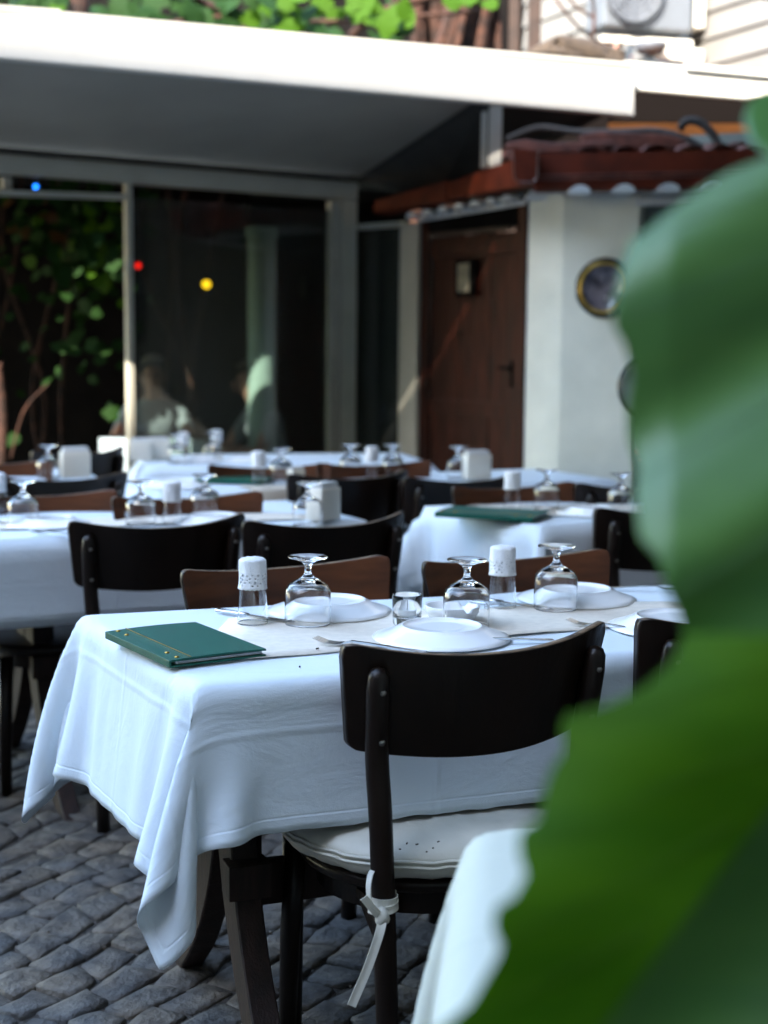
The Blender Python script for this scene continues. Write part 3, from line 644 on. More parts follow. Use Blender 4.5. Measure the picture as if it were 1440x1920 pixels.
for px0, px1, d, lb in ((954, 973, 8.7, 'left one of two slim brown timber posts rising behind the roof'), (990, 1013, 8.6, 'right one of two slim brown timber posts rising behind the roof')):
    a = Pd(px0, 60, d); b = Pd(px1, 60, d)
    tag(obj('timber_post', BX(((a.x + b.x) / 2, d, 2.2), (b.x - a.x, .08, 4.4), None, .005), MT['brown_post']), lb, 'post', 'timber posts')
# bare branches near AC
bm = bmesh.new()
for pts in (([(1040, 0), (1075, 45), (1110, 70), (1150, 90)]), ([(1110, -10), (1112, 40), (1108, 95)]), ([(1060, -10), (1085, 20), (1112, 35)])):
    tube(bm, spline([Pd(x, y, 8.35) + Vector((0, random.uniform(-.05, .05), 0)) for x, y in pts], 6), [.010] * (6 * (len(pts) - 1) + 1), 6)
tag(obj('bare_twigs', bm, MT['bark'], None, True), 'thin dark bare twigs crossing in front of the siding', 'branch')

def to_mesh(o):
    dg = bpy.context.evaluated_depsgraph_get(); dg.update(); me = bpy.data.meshes.new_from_object(o.evaluated_get(dg)); o.modifiers.clear(); old = o.data; o.data = me; bpy.data.meshes.remove(old)
def skin(name, verts, edges, rad, m, parent=None, root=0, subs=2, mats=None, assign=None):
    me = bpy.data.meshes.new(name); me.from_pydata([tuple(v) for v in verts], edges, [])
    o = bpy.data.objects.new(name, me); COL.objects.link(o)
    md = o.modifiers.new('skin', 'SKIN'); md.use_smooth_shade = True
    for i, r in enumerate(rad):
        sv = me.skin_vertices[0].data[i]; sv.radius = r if isinstance(r, (tuple, list)) else (r, r); sv.use_root = (i == root)
    sb = o.modifiers.new('s', 'SUBSURF'); sb.levels = sb.render_levels = subs
    to_mesh(o)
    for mm in (mats or [m]): o.data.materials.append(mm)
    o.data.polygons.foreach_set('use_smooth', [True] * len(o.data.polygons))
    if assign:
        for p in o.data.polygons: p.material_index = assign(p.center)
    if parent: o.parent = parent
    return o

# cat asleep on the fascia
c0 = Pd(1085, 100, 7.66); cat = thing('cat', 'grey brown tabby cat lying along the top of the cream fascia', 'cat', c0 + Vector((0, 0, -.04)), R_(20))
vs = [(0, 0, .06), (-.12, 0, .065), (-.21, .01, .055), (.10, 0, .055), (.17, -.005, .045), (.225, -.02, .045), (.265, -.03, .035),
      (-.15, -.06, .02), (-.06, -.07, .012), (-.02, -.075, .01), (.13, -.05, .018), (.19, -.08, .01), (.23, -.09, .008),
      (-.26, .02, .03), (-.30, -.02, .018), (-.24, -.09, .014), (-.12, -.12, .012)]
ed = [(0, 1), (1, 2), (0, 3), (3, 4), (4, 5), (5, 6), (2, 7), (7, 8), (8, 9), (3, 10), (10, 11), (11, 12), (2, 13), (13, 14), (14, 15), (15, 16)]
rd = [.065, .072, .055, .055, .038, .045, .026, .03, .02, .014, .028, .017, .013, .018, .013, .011, .009]
skin('body', vs, ed, rd, MT['fur'], cat)
for s in (-1, 1):
    bm = bmesh.new(); bmesh.ops.create_cone(bm, segments=8, radius1=.018, radius2=.001, depth=.036, cap_ends=True)
    obj('ear', bm, MT['pink'] if s > 0 else MT['fur'], cat, True, (.222, -.022 + s * .026, .098))
    bm = bmesh.new(); bmesh.ops.create_icosphere(bm, subdivisions=1, radius=.005); obj('eye', bm, MT['eye'], cat, True, (.268, -.034 + s * .016, .052))
bm = bmesh.new(); bmesh.ops.create_icosphere(bm, subdivisions=1, radius=.006); obj('nose', bm, MT['pink'], cat, True, (.292, -.037, .036))

# ------------------------------------------------------------------ vines
def leaf_mesh(kind=0):
    bm = bmesh.new()
    prof = [(0, 0), (.28, -.06), (.50, .12), (.40, .30), (.52, .52), (.34, .62), (.22, .84), (0, 1.0)]
    if kind: prof = [(0, 0), (.25, .06), (.38, .28), (.38, .5), (.27, .74), (.12, .92), (0, 1.0)]
    mid = [bm.verts.new((0, y, 0)) for y in (0, .33, .66, 1)]
    for s in (-1, 1):
        out = [bm.verts.new((s * x, y, -.12 * abs(x) + .08 * math.sin(y * 5))) for x, y in prof[1:-1]]
        seq = [mid[0]] + out + [mid[3]]
        cen = [mid[0], mid[1], mid[2], mid[3]]
        n = len(seq)
        for i in range(n - 1):
            c = mid[1] if i < n / 2 else mid[2]
            try: bm.faces.new((seq[i], seq[i + 1], c) if s > 0 else (seq[i + 1], seq[i], c))
            except ValueError: pass
        k = n // 2 if n % 2 else n // 2
        try: bm.faces.new((seq[(n + 1) // 2], mid[2], mid[1]) if s > 0 else (mid[1], mid[2], seq[(n + 1) // 2]))
        except ValueError: pass
    me = bpy.data.meshes.new('leaf'); bm.to_mesh(me); bm.free(); me.polygons.foreach_set('use_smooth', [True] * len(me.polygons)); return me
lm = {}
for nm in ('leaf1', 'leaf2', 'leaf3'):
    for k in (0, 1):
        me = leaf_mesh(k); me.materials.append(MT[nm]); lm[nm, k] = me
def add_leaf(parent, p, size, kind, k=0, face=Vector((0, -1, .4))):
    o = link_mesh('leaf', lm[kind, k], parent)
    o.location = p; o.scale = (size,) * 3
    n = (face + Vector((random.uniform(-.8, .8), random.uniform(-.6, .6), random.uniform(-.5, .8)))).normalized()
    q = n.to_track_quat('Z', 'Y'); o.rotation_mode = 'QUATERNION'; o.rotation_quaternion = q @ Euler((0, 0, random.uniform(0, 6.28))).to_quaternion()
    return o
vine = thing('climbing_vine', 'leafy climbing vine with sunlit yellow-green leaves above the cream fascia', 'vine')
bm = bmesh.new()
for pts, r in ((([(140, 60), (150, 10), (120, -60)]), .05), (([(480, 80), (420, 20), (300, -20)]), .02), (([(640, 90), (700, 30), (820, -10)]), .025), (([(760, 60), (745, 10), (735, -40)]), .03), (([(220, 60), (420, 30), (620, 40), (900, 20)]), .012)):
    tube(bm, spline([Pd(x, y, 8.2) for x, y in pts], 6), r, 8)
obj('stem', bm, MT['bark'], vine, True)
def clus(cx, cy, sx, sy, n, d, kinds, s0, s1, parent):
    for _ in range(n):
        px = random.gauss(cx, sx); py = random.gauss(cy, sy)
        add_leaf(parent, Pd(px, py, d + random.uniform(-.25, .3)), random.uniform(s0, s1), random.choice(kinds), random.choice((0, 1)))
clus(630, 22, 45, 24, 17, 7.95, ['leaf1'], .12, .17, vine)
clus(720, 28, 30, 20, 13, 7.9, ['leaf1', 'leaf1', 'leaf2'], .11, .16, vine)
clus(500, 30, 45, 20, 16, 8.0, ['leaf1', 'leaf2', 'leaf2'], .12, .17, vine)
clus(400, 20, 40, 20, 12, 8.1, ['leaf2'], .11, .16, vine)
clus(860, 2, 22, 8, 7, 8.0, ['leaf1'], .09, .12, vine)
clus(160, 0, 120, 18, 24, 8.3, ['leaf2', 'leaf2', 'leaf2', 'leaf1'], .09, .13, vine)
for _ in range(105):
    add_leaf(vine, Pd(random.uniform(-80, 790), random.uniform(-80, 95), 8.7 + random.uniform(-.2, .3)), random.uniform(.12, .2), 'leaf2', random.choice((0, 1)))
# thick old matted trunk
tr = thing('vine_trunk', 'thick matted red-brown vine trunk left of the timber posts', 'tree trunk')
bm = bmesh.new()
base = Pd(860, 100, 8.75)
for k in range(46):
    a = random.uniform(0, 6.28); r0 = random.uniform(.02, .25)
    pts = []
    for q in range(7):
        z = 1.6 + q * .45; pts.append((base.x + math.cos(a + q * .4) * r0 + random.uniform(-.03, .03), base.y + math.sin(a + q * .4) * r0, z))
    tube(bm, spline(pts, 4), random.uniform(.022, .05), 6)
obj('trunk', bm, MT['bark'], tr, True)
# dark planting seen through the open left bay
bush = thing('garden_shrub', 'dark leafy shrub in the unlit garden behind the open left bay', 'shrub')
bm = bmesh.new()
for k in range(9):
    x = random.uniform(-2.6, -1.2); y = random.uniform(8.6, 9.4)
    tube(bm, spline([(x, y, 0), (x + random.uniform(-.2, .2), y, .9), (x + random.uniform(-.3, .3), y + .1, 1.9), (x + random.uniform(-.4, .4), y, 2.9)], 5), random.uniform(.008, .02), 6)
tube(bm, spline([Pd(0, 900, 8.0), Pd(5, 780, 8.0), Pd(-6, 680, 8.0)], 6), .03, 8)
tube(bm, spline([Pd(20, 860, 8.0), Pd(45, 770, 8.0), Pd(90, 720, 8.05)], 6), .006, 6)
obj('stem', bm, MT['bark'], bush, True)
for cx, cy, sx, sy, n, ks in ((160, 450, 45, 50, 75, ['leaf1', 'leaf2', 'leaf2', 'leaf2']), (60, 420, 50, 40, 40, ['leaf2', 'leaf2', 'leaf2', 'leaf3']), (120, 375, 90, 14, 30, ['leaf1', 'leaf2', 'leaf2', 'leaf2']), (190, 500, 30, 40, 40, ['leaf2', 'leaf2', 'leaf1']), (110, 620, 80, 90, 60, ['leaf2'])):
    clus(cx, cy, sx, sy, int(n * 1.15), 8.2, ks, .045, .10, bush)
tag(obj('garden_wall', BX((-3.4, 9.9, 1.7), (4.9, .2, 3.4)), MT['dark']), 'wall closing the garden, coloured dark for the shade behind the shrub', 'wall')  # backdrop wall, the garden's gloom put into its dark colour
tag(obj('rear_wall', BX((-1.0, 12.2, 3.0), (9.0, .3, 6.0)), MT['dark']), 'house wall rising behind the vine, coloured dark for shade', 'wall')  # darkened in colour to stand for shade, since sun would reach it

# ------------------------------------------------------------------ tablecloth solver
def drape(name, quad, over, res, steps, label, group, bias=None, hang_noise=.004, seed=1, subs=0, iters=9, ztop=.752, breeze=(0, 0)):
    """quad: FL, FR, BR, BL xy of table top; over=(left,front,right,back)"""
    rng = np.random.RandomState(seed)
    FL, FR, BR, BL = [np.array(q, float) for q in quad]
    Lx = np.linalg.norm(FR - FL); Ly = np.linalg.norm(BL - FL)
    oL, oF, oR, oB = over
    us = np.concatenate([np.linspace(-oL, 0, max(3, int(round(oL / res)) + 1))[:-1], np.linspace(0, Lx, int(round(Lx / res)) + 1)[:-1], np.linspace(Lx, Lx + oR, max(3, int(round(oR / res)) + 1))])
    vs = np.concatenate([np.linspace(-oF, 0, max(3, int(round(oF / res)) + 1))[:-1], np.linspace(0, Ly, int(round(Ly / res)) + 1)[:-1], np.linspace(Ly, Ly + oB, max(3, int(round(oB / res)) + 1))])
    Ug, Vg = np.meshgrid(us, vs, indexing='ij')
    a = Ug / Lx; b = Vg / Ly
    ac_ = np.clip(a, 0, 1); bc_ = np.clip(b, 0, 1)
    base = ((1 - ac_) * (1 - bc_))[..., None] * FL + (ac_ * (1 - bc_))[..., None] * FR + (ac_ * bc_)[..., None] * BR + ((1 - ac_) * bc_)[..., None] * BL
    eu = (FR - FL) / Lx; ev = (BL - FL) / Ly
    ev2 = np.array([-eu[1], eu[0]])
    nL = np.array([-(BL - FL)[1], (BL - FL)[0]]) / Ly
    du = (Ug - np.clip(Ug, 0, Lx))[..., None]; dv = (Vg - np.clip(Vg, 0, Ly))[..., None]
    nleft = -nL if np.dot(nL, eu) < 0 else nL
    xy = base + du * nleft + dv * ev2
    p = np.dstack([xy, np.full(Ug.shape, ztop)])
    outu = np.abs(du[..., 0]); outv = np.abs(dv[..., 0])
    # slight initial droop so that it folds down naturally
    dist = np.sqrt(outu ** 2 + outv ** 2)
    p[..., 2] -= dist * .15
    p += rng.normal(0, .0008, p.shape) * (dist > 0)[..., None]
    if bias is not None: p += bias(Ug, Vg, Lx, Ly, outu, outv)
    inside = (outu < 1e-9) & (outv < 1e-9)
    rest = np.dstack([xy, np.zeros(Ug.shape)])
    w = np.where(inside, 0.0, 1.0)
    prev = p.copy(); p0 = p.copy(); p0[..., 2] = np.where(inside, ztop, p0[..., 2]); p = p0.copy(); prev = p.copy()
    edges_ = [(FL, FR), (FR, BR), (BR, BL), (BL, FL)]
    E = []
    for s, e in edges_:
        d = (e - s) / np.linalg.norm(e - s); nrm = np.array([d[1], -d[0]]); E.append((s, nrm))   # outward
    def pairs():
        out = []
        def add(sa, sb, k): out.append((sa, sb, np.linalg.norm(rest[sa] - rest[sb], axis=-1), k))
        nu, nv = Ug.shape
        for s in (0, 1):
            ia = np.arange(s, nu - 1, 2); add(np.ix_(ia, np.arange(nv)), np.ix_(ia + 1, np.arange(nv)), 1.0)
            ja = np.arange(s, nv - 1, 2); add(np.ix_(np.arange(nu), ja), np.ix_(np.arange(nu), ja + 1), 1.0)
            for t in (0, 1):
                pass
            ja = np.arange(0, nv - 1)
            ia = np.arange(s, nu - 1, 2)
            add(np.ix_(ia, ja), np.ix_(ia + 1, ja + 1), .35); add(np.ix_(ia, ja + 1), np.ix_(ia + 1, ja), .35)
        for s in range(4):
            ia = np.arange(s, nu - 2, 4)
            if len(ia): add(np.ix_(ia, np.arange(nv)), np.ix_(ia + 2, np.arange(nv)), .4)
            ja = np.arange(s, nv - 2, 4)
            if len(ja): add(np.ix_(np.arange(nu), ja), np.ix_(np.arange(nu), ja + 2), .4)
        return out
    PR = pairs()
    PR = [(sa, sb, r, k, w[sa], w[sb]) for sa, sb, r, k in PR]
    PR = [(sa, sb, r, k * wa / np.maximum(wa + wb, 1e-6), k * wb / np.maximum(wa + wb, 1e-6)) for sa, sb, r, k, wa, wb in PR]
    dt2 = 9.8 * (1 / 60) ** 2
    for st in range(steps):
        vel = (p - prev) * .975; prev = p.copy()
        p = p + vel * w[..., None]; p[..., 2] -= dt2 * w; p[..., 0] -= dt2 * w * breeze[0]; p[..., 1] -= dt2 * w * breeze[1]
        for it in range(iters):
            for sa, sb, r, ka, kb in PR:
                A = p[sa]; Bp = p[sb]; d = Bp - A; l = np.sqrt((d * d).sum(-1)) + 1e-9; f = ((l - r) / l)[..., None] * d
                p[sa] = A + f * ka[..., None]; p[sb] = Bp - f * kb[..., None]
            # collide with the table slab
            sd = np.stack([((p[..., :2] - s) @ nrm) for s, nrm in E], -1)
            mx = sd.max(-1); hit = (mx < .004) & (p[..., 2] < ztop) & (w > 0)
            if hit.any():
                k = sd.argmax(-1); N = np.array([nrm for s, nrm in E])[k]
                p[..., :2] += np.where(hit, .004 - mx, 0)[..., None] * N
                over_ = hit & (p[..., 2] > ztop - .004) & (mx < -.01); p[..., 2] = np.where(over_, ztop, p[..., 2])
    hem = np.minimum.reduce([Ug + oL, Lx + oR - Ug, Vg + oF, Ly + oB - Vg])
    p[..., 2] += rng.normal(0, 1, p.shape[:2]) * hang_noise * .25 * (hem < 1e-6)
    nu, nv = Ug.shape
    o = gridmesh(name, p.reshape(-1, 3), nu, nv, MT['cloth'], None, np.dstack([Ug, Vg]).reshape(-1, 2) + rng.uniform(0, 5, 2), .0014, subs)
    at = o.data.attributes.new('hem', 'FLOAT', 'POINT'); at.data.foreach_set('value', hem.ravel().astype(np.float32))
    tag(o, label, 'tablecloth', group)
    return o

def quad_from(FL, ang, L, Wd, ang2=None):
    d = Vector((math.cos(ang), math.sin(ang))); a2 = ang if ang2 is None else ang2; n = Vector((-math.sin(a2), math.cos(a2)))
    FL = Vector(FL[:2]); FR = FL + d * L; return [FL, FR, FR + n * Wd, FL + n * Wd]
def trestle_table(quad, label, trestles=(.2,), group='restaurant tables under white cloths', detail=True):
    FL, FR, BR, BL = [Vector((q[0], q[1])) for q in quad]; d = (FR - FL).normalized(); ang = math.atan2(d.y, d.x)
    n = Vector((-d.y, d.x)); Wd = (BL - FL).length; L = (FR - FL).length; skew = (BL - FL)
    t = thing('dining_table', label, 'table', (FL.x, FL.y, 0), ang, group)
    def loc(x, y, z): # table coordinates incl. slight skew of the top
        return Vector((x, y, z))
    sk = Vector((skew.dot(d), skew.dot(n)))
    bm = bmesh.new(); i_ = .006
    extrude_poly(bm, [(i_, i_, .72), (L - i_, i_, .72), (L - i_ + sk.x, sk.y - i_, .72), (i_ + sk.x, sk.y - i_, .72)], (0, 0, .028)); obj('tabletop', bm, MT['wood'], t)
    leg_me = None
    for u in trestles:
        cx = u + sk.x * .5; cy = sk.y * .5
        for s in (-1, 1):
            bm = bmesh.new()
            # curved plank leg in the y-z plane
            pro = [(.042, .66), (.044, .50), (.064, .38), (.125, .25), (.24, .11), (.375, .0)]
            outer = [(s * (y + .055), z) for y, z in pro]; inner = [(s * (y - .045), z) for y, z in pro]
            o_ = spline([(0, a, b) for a, b in outer], 4); i2 = spline([(0, a, b) for a, b in inner], 4)
            A_ = []; 
            for k in range(len(o_)): A_.append((bm.verts.new(o_[k] + Vector((-.024, 0, 0))), bm.verts.new(o_[k] + Vector((.024, 0, 0))), bm.verts.new(i2[k] + Vector((.024, 0, 0))), bm.verts.new(i2[k] + Vector((-.024, 0, 0)))))
            for a, b in zip(A_, A_[1:]):
                for q in range(4): bm.faces.new((a[q], a[(q + 1) % 4], b[(q + 1) % 4], b[q]))
            bm.faces.new(A_[0]); bm.faces.new(A_[-1][::-1]); bmesh.ops.recalc_face_normals(bm, faces=bm.faces[:])
            bmesh.ops.bevel(bm, geom=[e for e in bm.edges if abs(e.verts[0].co.x - e.verts[1].co.x) < 1e-4], offset=.003, segments=1, affect='EDGES')
            obj('leg', bm, MT['wood_trestle'], t, False, (cx, cy, 0))
            obj('peg_block', BX((.0, s * .125, .36), (.075, .055, .06), None, .003), MT['wood_trestle'], t, False, (cx, cy, 0))
        pr = [(.06 * math.cos(a), .33 + .08 * math.sin(a)) for a in [math.pi + math.pi * k / 8 for k in range(9)]] + [(.06, .70), (-.06, .70)]
        bm = bmesh.new(); extrude_poly(bm, [(.027, a, b) for a, b in pr], (.018, 0, 0)); obj('centre_panel', bm, MT['wood_trestle'], t, False, (cx, cy, 0))
        obj('crossbar', BX((0, 0, .69), (.06, min(.24, sk.y * .4), .05), None, .003), MT['wood_trestle'], t, False, (cx, cy, 0))
    if len(trestles) > 1:
        obj('stretcher', BX(((trestles[0] + trestles[-1]) / 2 + sk.x * .5, sk.y * .5, .30), (trestles[-1] - trestles[0], .03, .08), None, .003), MT['wood_trestle'], t)
    return t

G_CL = 'white tablecloths in the court'
Q1 = [(-.283, 2.135), (1.05, 2.63), (.78, 3.17), (-.585, 2.70)]
trestle_table(Q1, 'dark trestle table under the sharp white cloth in the foreground', (.17, 1.15))
drape('tablecloth', Q1, (.285, .240, .26, .26), .021, 230, 'front white tablecloth with the green menu on it and long hanging corners', G_CL, None, .006, 3, 1, 10, breeze=(.125, .01))
a27 = R_(27)
d27 = Vector((math.cos(a27), math.sin(a27)))
T2FR = Vector((-.055, 4.23)); T2FL = T2FR - d27 * 2.1
Q2 = quad_from(T2FL, a27, 2.1, .60)
trestle_table(Q2, 'long dark trestle table at left behind the front table', (1.17, 1.85))
drape('tablecloth', Q2, (.24, .24, .24, .24), .035, 120, 'long white tablecloth at left under the plates and lace capped glass', G_CL, seed=5)
Q3 = quad_from((.46, 4.12), a27, 1.4, .60, R_(33))
trestle_table(Q3, 'dark trestle table at right behind the front table', (.25, 1.1))
drape('tablecloth', Q3, (.30, .28, .26, .26), .035, 120, 'white tablecloth at right with an open green menu on the near corner', G_CL, seed=6)
Q4 = quad_from((-.78, 4.92), a27, .80, .60)
trestle_table(Q4, 'small dark trestle table in the middle with its front draped in beige', (.2, .6))
drape('tablecloth', Q4, (.22, .26, .22, .22), .045, 100, 'white tablecloth of the middle table just behind the long left one', G_CL, seed=7)
Q5 = quad_from((-1.02, 6.13), R_(12), 1.25, .60)
trestle_table(Q5, 'dark trestle table farthest back beside the glass', (.2, 1.0))
drape('tablecloth', Q5, (.26, .26, .22, .22), .05, 100, 'bluish white tablecloth farthest back next to the sliding glass', G_CL, seed=8)
Q6 = quad_from((-.32, 5.42), a27, .55, .55)
trestle_table(Q6, 'dark trestle table hidden behind the tall middle chair back', (.25,))
drape('tablecloth', Q6, (.22, .24, .22, .22), .05, 90, 'white tablecloth behind the tall middle chair, under two goblets', G_CL, seed=9)
Q7 = quad_from((.25, 5.30), a27, .75, .55)
trestle_table(Q7, 'dark trestle table in front of the brown door', (.3,))
drape('tablecloth', Q7, (.2, .22, .22, .22), .05, 90, 'white tablecloth in front of the brown door', G_CL, seed=10)
Q8 = quad_from((-2.0, 5.20), a27, .95, .55)
trestle_table(Q8, 'dark trestle table at far left by the open bay', (.3, .7))
drape('tablecloth', Q8, (.2, .22, .22, .22), .05, 90, 'white tablecloth at far left under the napkin holder and goblet', G_CL, seed=11)
Q9 = [(.035, .90), (.47, .98), (.53, 1.64), (.10, 1.49)]
trestle_table(Q9, 'dark table nearest the viewer behind the big leaf', (.22,))
drape('tablecloth', Q9, (.30, .28, .28, .28), .03, 140, 'pale blurred tablecloth corner nearest the viewer beside the big leaf', G_CL, seed=12, subs=1).data.materials[0] = MT['cloth_cream']

# beige runner paper / undercloth
def runner(px, label, z=.7545, sub=6, m=None):
    pts = [Pz(x, y, z) for x, y in px]; N = 14; bm = bmesh.new(); g = []
    for i in range(N + 1):
        row = []
        for j in range(sub + 1):
            a = pts[0].lerp(pts[1], i / N); b = pts[3].lerp(pts[2], i / N); q = a.lerp(b, j / sub)
            edge = (j == 0 or j == sub or i in (0, N))
            row.append(bm.verts.new(q + Vector((0, 0, (.0012 * math.sin(i * 1.7 + j) + .001) + (.0025 * abs(math.sin(i * .9)) if edge else 0)))))
        g.append(row)
    for i in range(N):
        for j in range(sub): bm.faces.new((g[i][j], g[i + 1][j], g[i + 1][j + 1], g[i][j + 1]))
    o = obj('paper_runner', bm, m or MT['kraft'], None, True); md = o.modifiers.new('s', 'SOLIDIFY'); md.thickness = .0008
    tag(o, label, 'table runner', 'paper runners'); return o
runner([(345, 1249), (1330, 1160), (1290, 1128), (428, 1160)], 'beige paper runner along the front table under plates and glasses')
runner([(-300, 1006), (640, 972), (560, 962), (-300, 985)], 'beige paper runner along the long left table')
runner([(850, 958), (1200, 975), (1220, 948), (850, 947)], 'beige paper runner on the right table under the open menu')
# beige cloth hanging over the front of the middle table
a = Vector(Q4[0]).lerp(Vector(Q4[1]), .42); b = Vector(Q4[0]).lerp(Vector(Q4[1]), .98); bm = bmesh.new(); rows = []
nn = Vector((math.sin(a27), -math.cos(a27)))
for i in range(13):
    q = a.lerp(b, i / 12)
    rows.append([bm.verts.new((q.x + nn.x * o_, q.y + nn.y * o_, z)) for o_, z in ((-.12, .757), (0, .758), (.026, .750), (.034 + .004 * math.sin(i), .70), (.037 + .008 * math.sin(i * .9), .62), (.040 + .01 * math.sin(i * .9), .53))])
for r1, r2 in zip(rows, rows[1:]):
    for k in range(5): bm.faces.new((r1[k], r2[k], r2[k + 1], r1[k + 1]))
o = obj('overcloth', bm, mat('beige_overcloth', (.50, .44, .36), .85, noise=.08, nscale=8, bump=.2, bscale=20), None, True); o.modifiers.new('s', 'SOLIDIFY').thickness = .0015
tag(o, 'beige overcloth hanging over the front edge of the middle table', 'tablecloth')

# ------------------------------------------------------------------ chairs
def make_chair():
    t = empty('chair')
    def zoff(u, z):  # backrest plan curve: ends forward (+y)
        return .075 * (abs(u) ** 2.0)
    N = 36; H = 13
    TOPW, BOTW = .243, .218
    bm = bmesh.new(); thick = .016
    def pt(i, j, side):
        q_ = -1 + 2 * i / N; u = math.copysign(1 - (1 - abs(q_)) ** 1.7 * 1.0, q_) if abs(q_) > 1e-6 else 0.0; v = .5 - .5 * math.cos(math.pi * j / (H - 1))                      # v 0 bottom .. 1 top
        zt = .800 + .026 * abs(u) ** 2.2; zb = .632 + .016 * abs(u) ** 2
        z = zb + (zt - zb) * v
        wdt = BOTW + (TOPW - BOTW) * v; x = u * wdt
        # rounded corners
        rc = .026 if v > .5 else .014
        ex = rc - (wdt - abs(x)); ez = rc - ((zt - z) if v > .5 else (z - zb))
        if ex > 0 and ez > 0:
            f_ = max(ex, ez) / math.hypot(ex, ez); sx = 1 if x > 0 else -1
            x = sx * (wdt - rc + ex * f_); z = (zt - rc + ez * f_) if v > .5 else (zb + rc - ez * f_)
        y = -.200 - (z - .45) * .17 + .070 * u * u
        return Vector((x, y + (thick / 2 if side else -thick / 2), z))
    F = [[bm.verts.new(pt(i, j, 0)) for j in range(H)] for i in range(N + 1)]; Bk = [[bm.verts.new(pt(i, j, 1)) for j in range(H)] for i in range(N + 1)]
    for i in range(N):
        for j in range(H - 1):
            f = bm.faces.new((F[i][j], F[i + 1][j], F[i + 1][j + 1], F[i][j + 1])); f.material_index = 0
            f = bm.faces.new((Bk[i][j], Bk[i][j + 1], Bk[i + 1][j + 1], Bk[i + 1][j])); f.material_index = 1
        f = bm.faces.new((F[i][H - 1], F[i + 1][H - 1], Bk[i + 1][H - 1], Bk[i][H - 1])); f.material_index = 2
        f = bm.faces.new((F[i][0], Bk[i][0], Bk[i + 1][0], F[i + 1][0])); f.material_index = 0
    for j in range(H - 1):
        f = bm.faces.new((F[0][j], F[0][j + 1], Bk[0][j + 1], Bk[0][j])); f = bm.faces.new((F[N][j], Bk[N][j], Bk[N][j + 1], F[N][j + 1]))
    es = [e for e in bm.edges if len(e.link_faces) == 2 and e.calc_face_angle(0) > .9]
    bmesh.ops.bevel(bm, geom=es, offset=.0035, segments=2, affect='EDGES', material=-1)
    obj('backrest', bm, [MT['wood'], MT['wood_in'], MT['wood_edge']], t, True)
    for s in (-1, 1):
        bm = bmesh.new()
        def post(z):
            x = s * (.176 + max(0, (z - .42)) * .058); u = x / .24
            yb = -.200 - (z - .45) * .17 + .070 * u * u - .008
            if z < .60: yb = -.215 + (z - .60) * (-.04) - .0 - .030 * 1 + .0
            return Vector((x, yb - .017, z))
        top = post(.785)
        pts = [(s * .170, -.235, 0), (s * .171, -.222, .22), (s * .176, -.214, .42), (s * .183, -.216, .55), post(.64), post(.70), post(.75), post(.775), post(.785), post(.7885)]
        pts = spline(pts[:6], 3)[:-1] + [Vector(p) for p in pts[5:]]
        n0 = len(pts); rr = [.0175 + .0015 * min(1, k / 6) for k in range(n0)]; rr[-3] = .0165; rr[-2] = .0115; rr[-1] = .004
        tube(bm, pts, rr, 14); obj('back_post', bm, MT['wood'], t, True)
        for z in (.752, .672):
            p = post(z) + Vector((0, -.0165, 0)); bm = bmesh.new(); bmesh.ops.create_uvsphere(bm, u_segments=10, v_segments=6, radius=.0058); 
            for v in bm.verts: v.co.y *= .55
            obj('screw', bm, MT['screw'], t, True, p)
        bm = bmesh.new(); tube(bm, [(s * .175, .185, 0), (s * .172, .178, .2), (s * .165, .165, .396)], [.016, .019, .021], 14); obj('leg', bm, MT['wood'], t, True)
        bm = bmesh.new(); extrude_poly(bm, [(s * .162, -.190, .385), (s * .162, -.07, .385), (s * .162, -.195, .29)], (s * -.02, 0, 0)); obj('corner_brace', bm, MT['wood'], t)
    bm = bmesh.new(); lathe(bm, [(0, .395), (.195, .395), (.208, .40), (.215, .41), (.213, .419), (.20, .423), (0, .421)], 40)
    obj('seat', bm, MT['wood'], t, True)
    bm = bmesh.new(); lathe(bm, [(.165, .355), (.182, .355), (.182, .394), (.165, .394)], 40, close=True); obj('seat_ring', bm, MT['wood'], t)
    return t
proto = make_chair(); used = [False]
def place_chair(px, py, yaw, facing, label, group='dark bentwood chairs around the tables', z=.802, d=None):
    """px,py: middle of the backrest's top edge in the photograph; facing True = towards the viewer"""
    p = Pz(px, py, z) if d is None else Pd(px, py, d)
    rz = R_(yaw) + (math.pi if facing else 0)
    off = Matrix.Rotation(rz, 3, 'Z') @ Vector((0, -.26, 0))
    o = proto if not used[0] else copy_tree(proto); used[0] = True
    o.location = (p.x - off.x, p.y - off.y, 0); o.rotation_euler = (0, 0, rz)
    tag(o, label, 'chair', group); return o
C1 = place_chair(938, 1221, 26, False, 'sharp dark chair in front of the front table with cream cushion tied to it')
place_chair(1455, 1172, 26, False, 'dark chair right of the sharp front chair, half behind the big leaf')
place_chair(515, 1064, 30, True, 'brown inner backrest of the chair across the front table, behind the left goblet')
place_chair(940, 1050, 28, True, 'dark brown chair across the front table, behind the two right goblets')
place_chair(312, 988, 26, False, 'black backed chair at the long left table, left of its twin')
place_chair(632, 986, 29, False, 'black backed chair at the long left table, right of its twin')
place_chair(1270, 962, 27, False, 'black chair at the right table just left of the big leaf')
place_chair(340, 934, 27, True, 'orange brown chair behind the plate and lace capped glass on the long left table')
place_chair(65, 930, 24, True, 'golden lit chair behind the leftmost plate on the long table')
place_chair(120, 900, 24, False, 'dark chair back in front of the far left napkin holder')
place_chair(-20, 870, 20, True, 'reddish brown chair behind the far left goblet at the picture edge')
place_chair(668, 897, 26, False, 'tall dark red-black chair back in the middle, under the two far goblets')
place_chair(885, 902, 30, False, 'dark chair in front of the far right napkin holder and door')
place_chair(945, 915, 27, True, 'orange brown chair facing the viewer behind the right table lace capped glass')
C15 = place_chair(1214, 916, 20, False, 'dark chair by the white wall with the seated person in it')
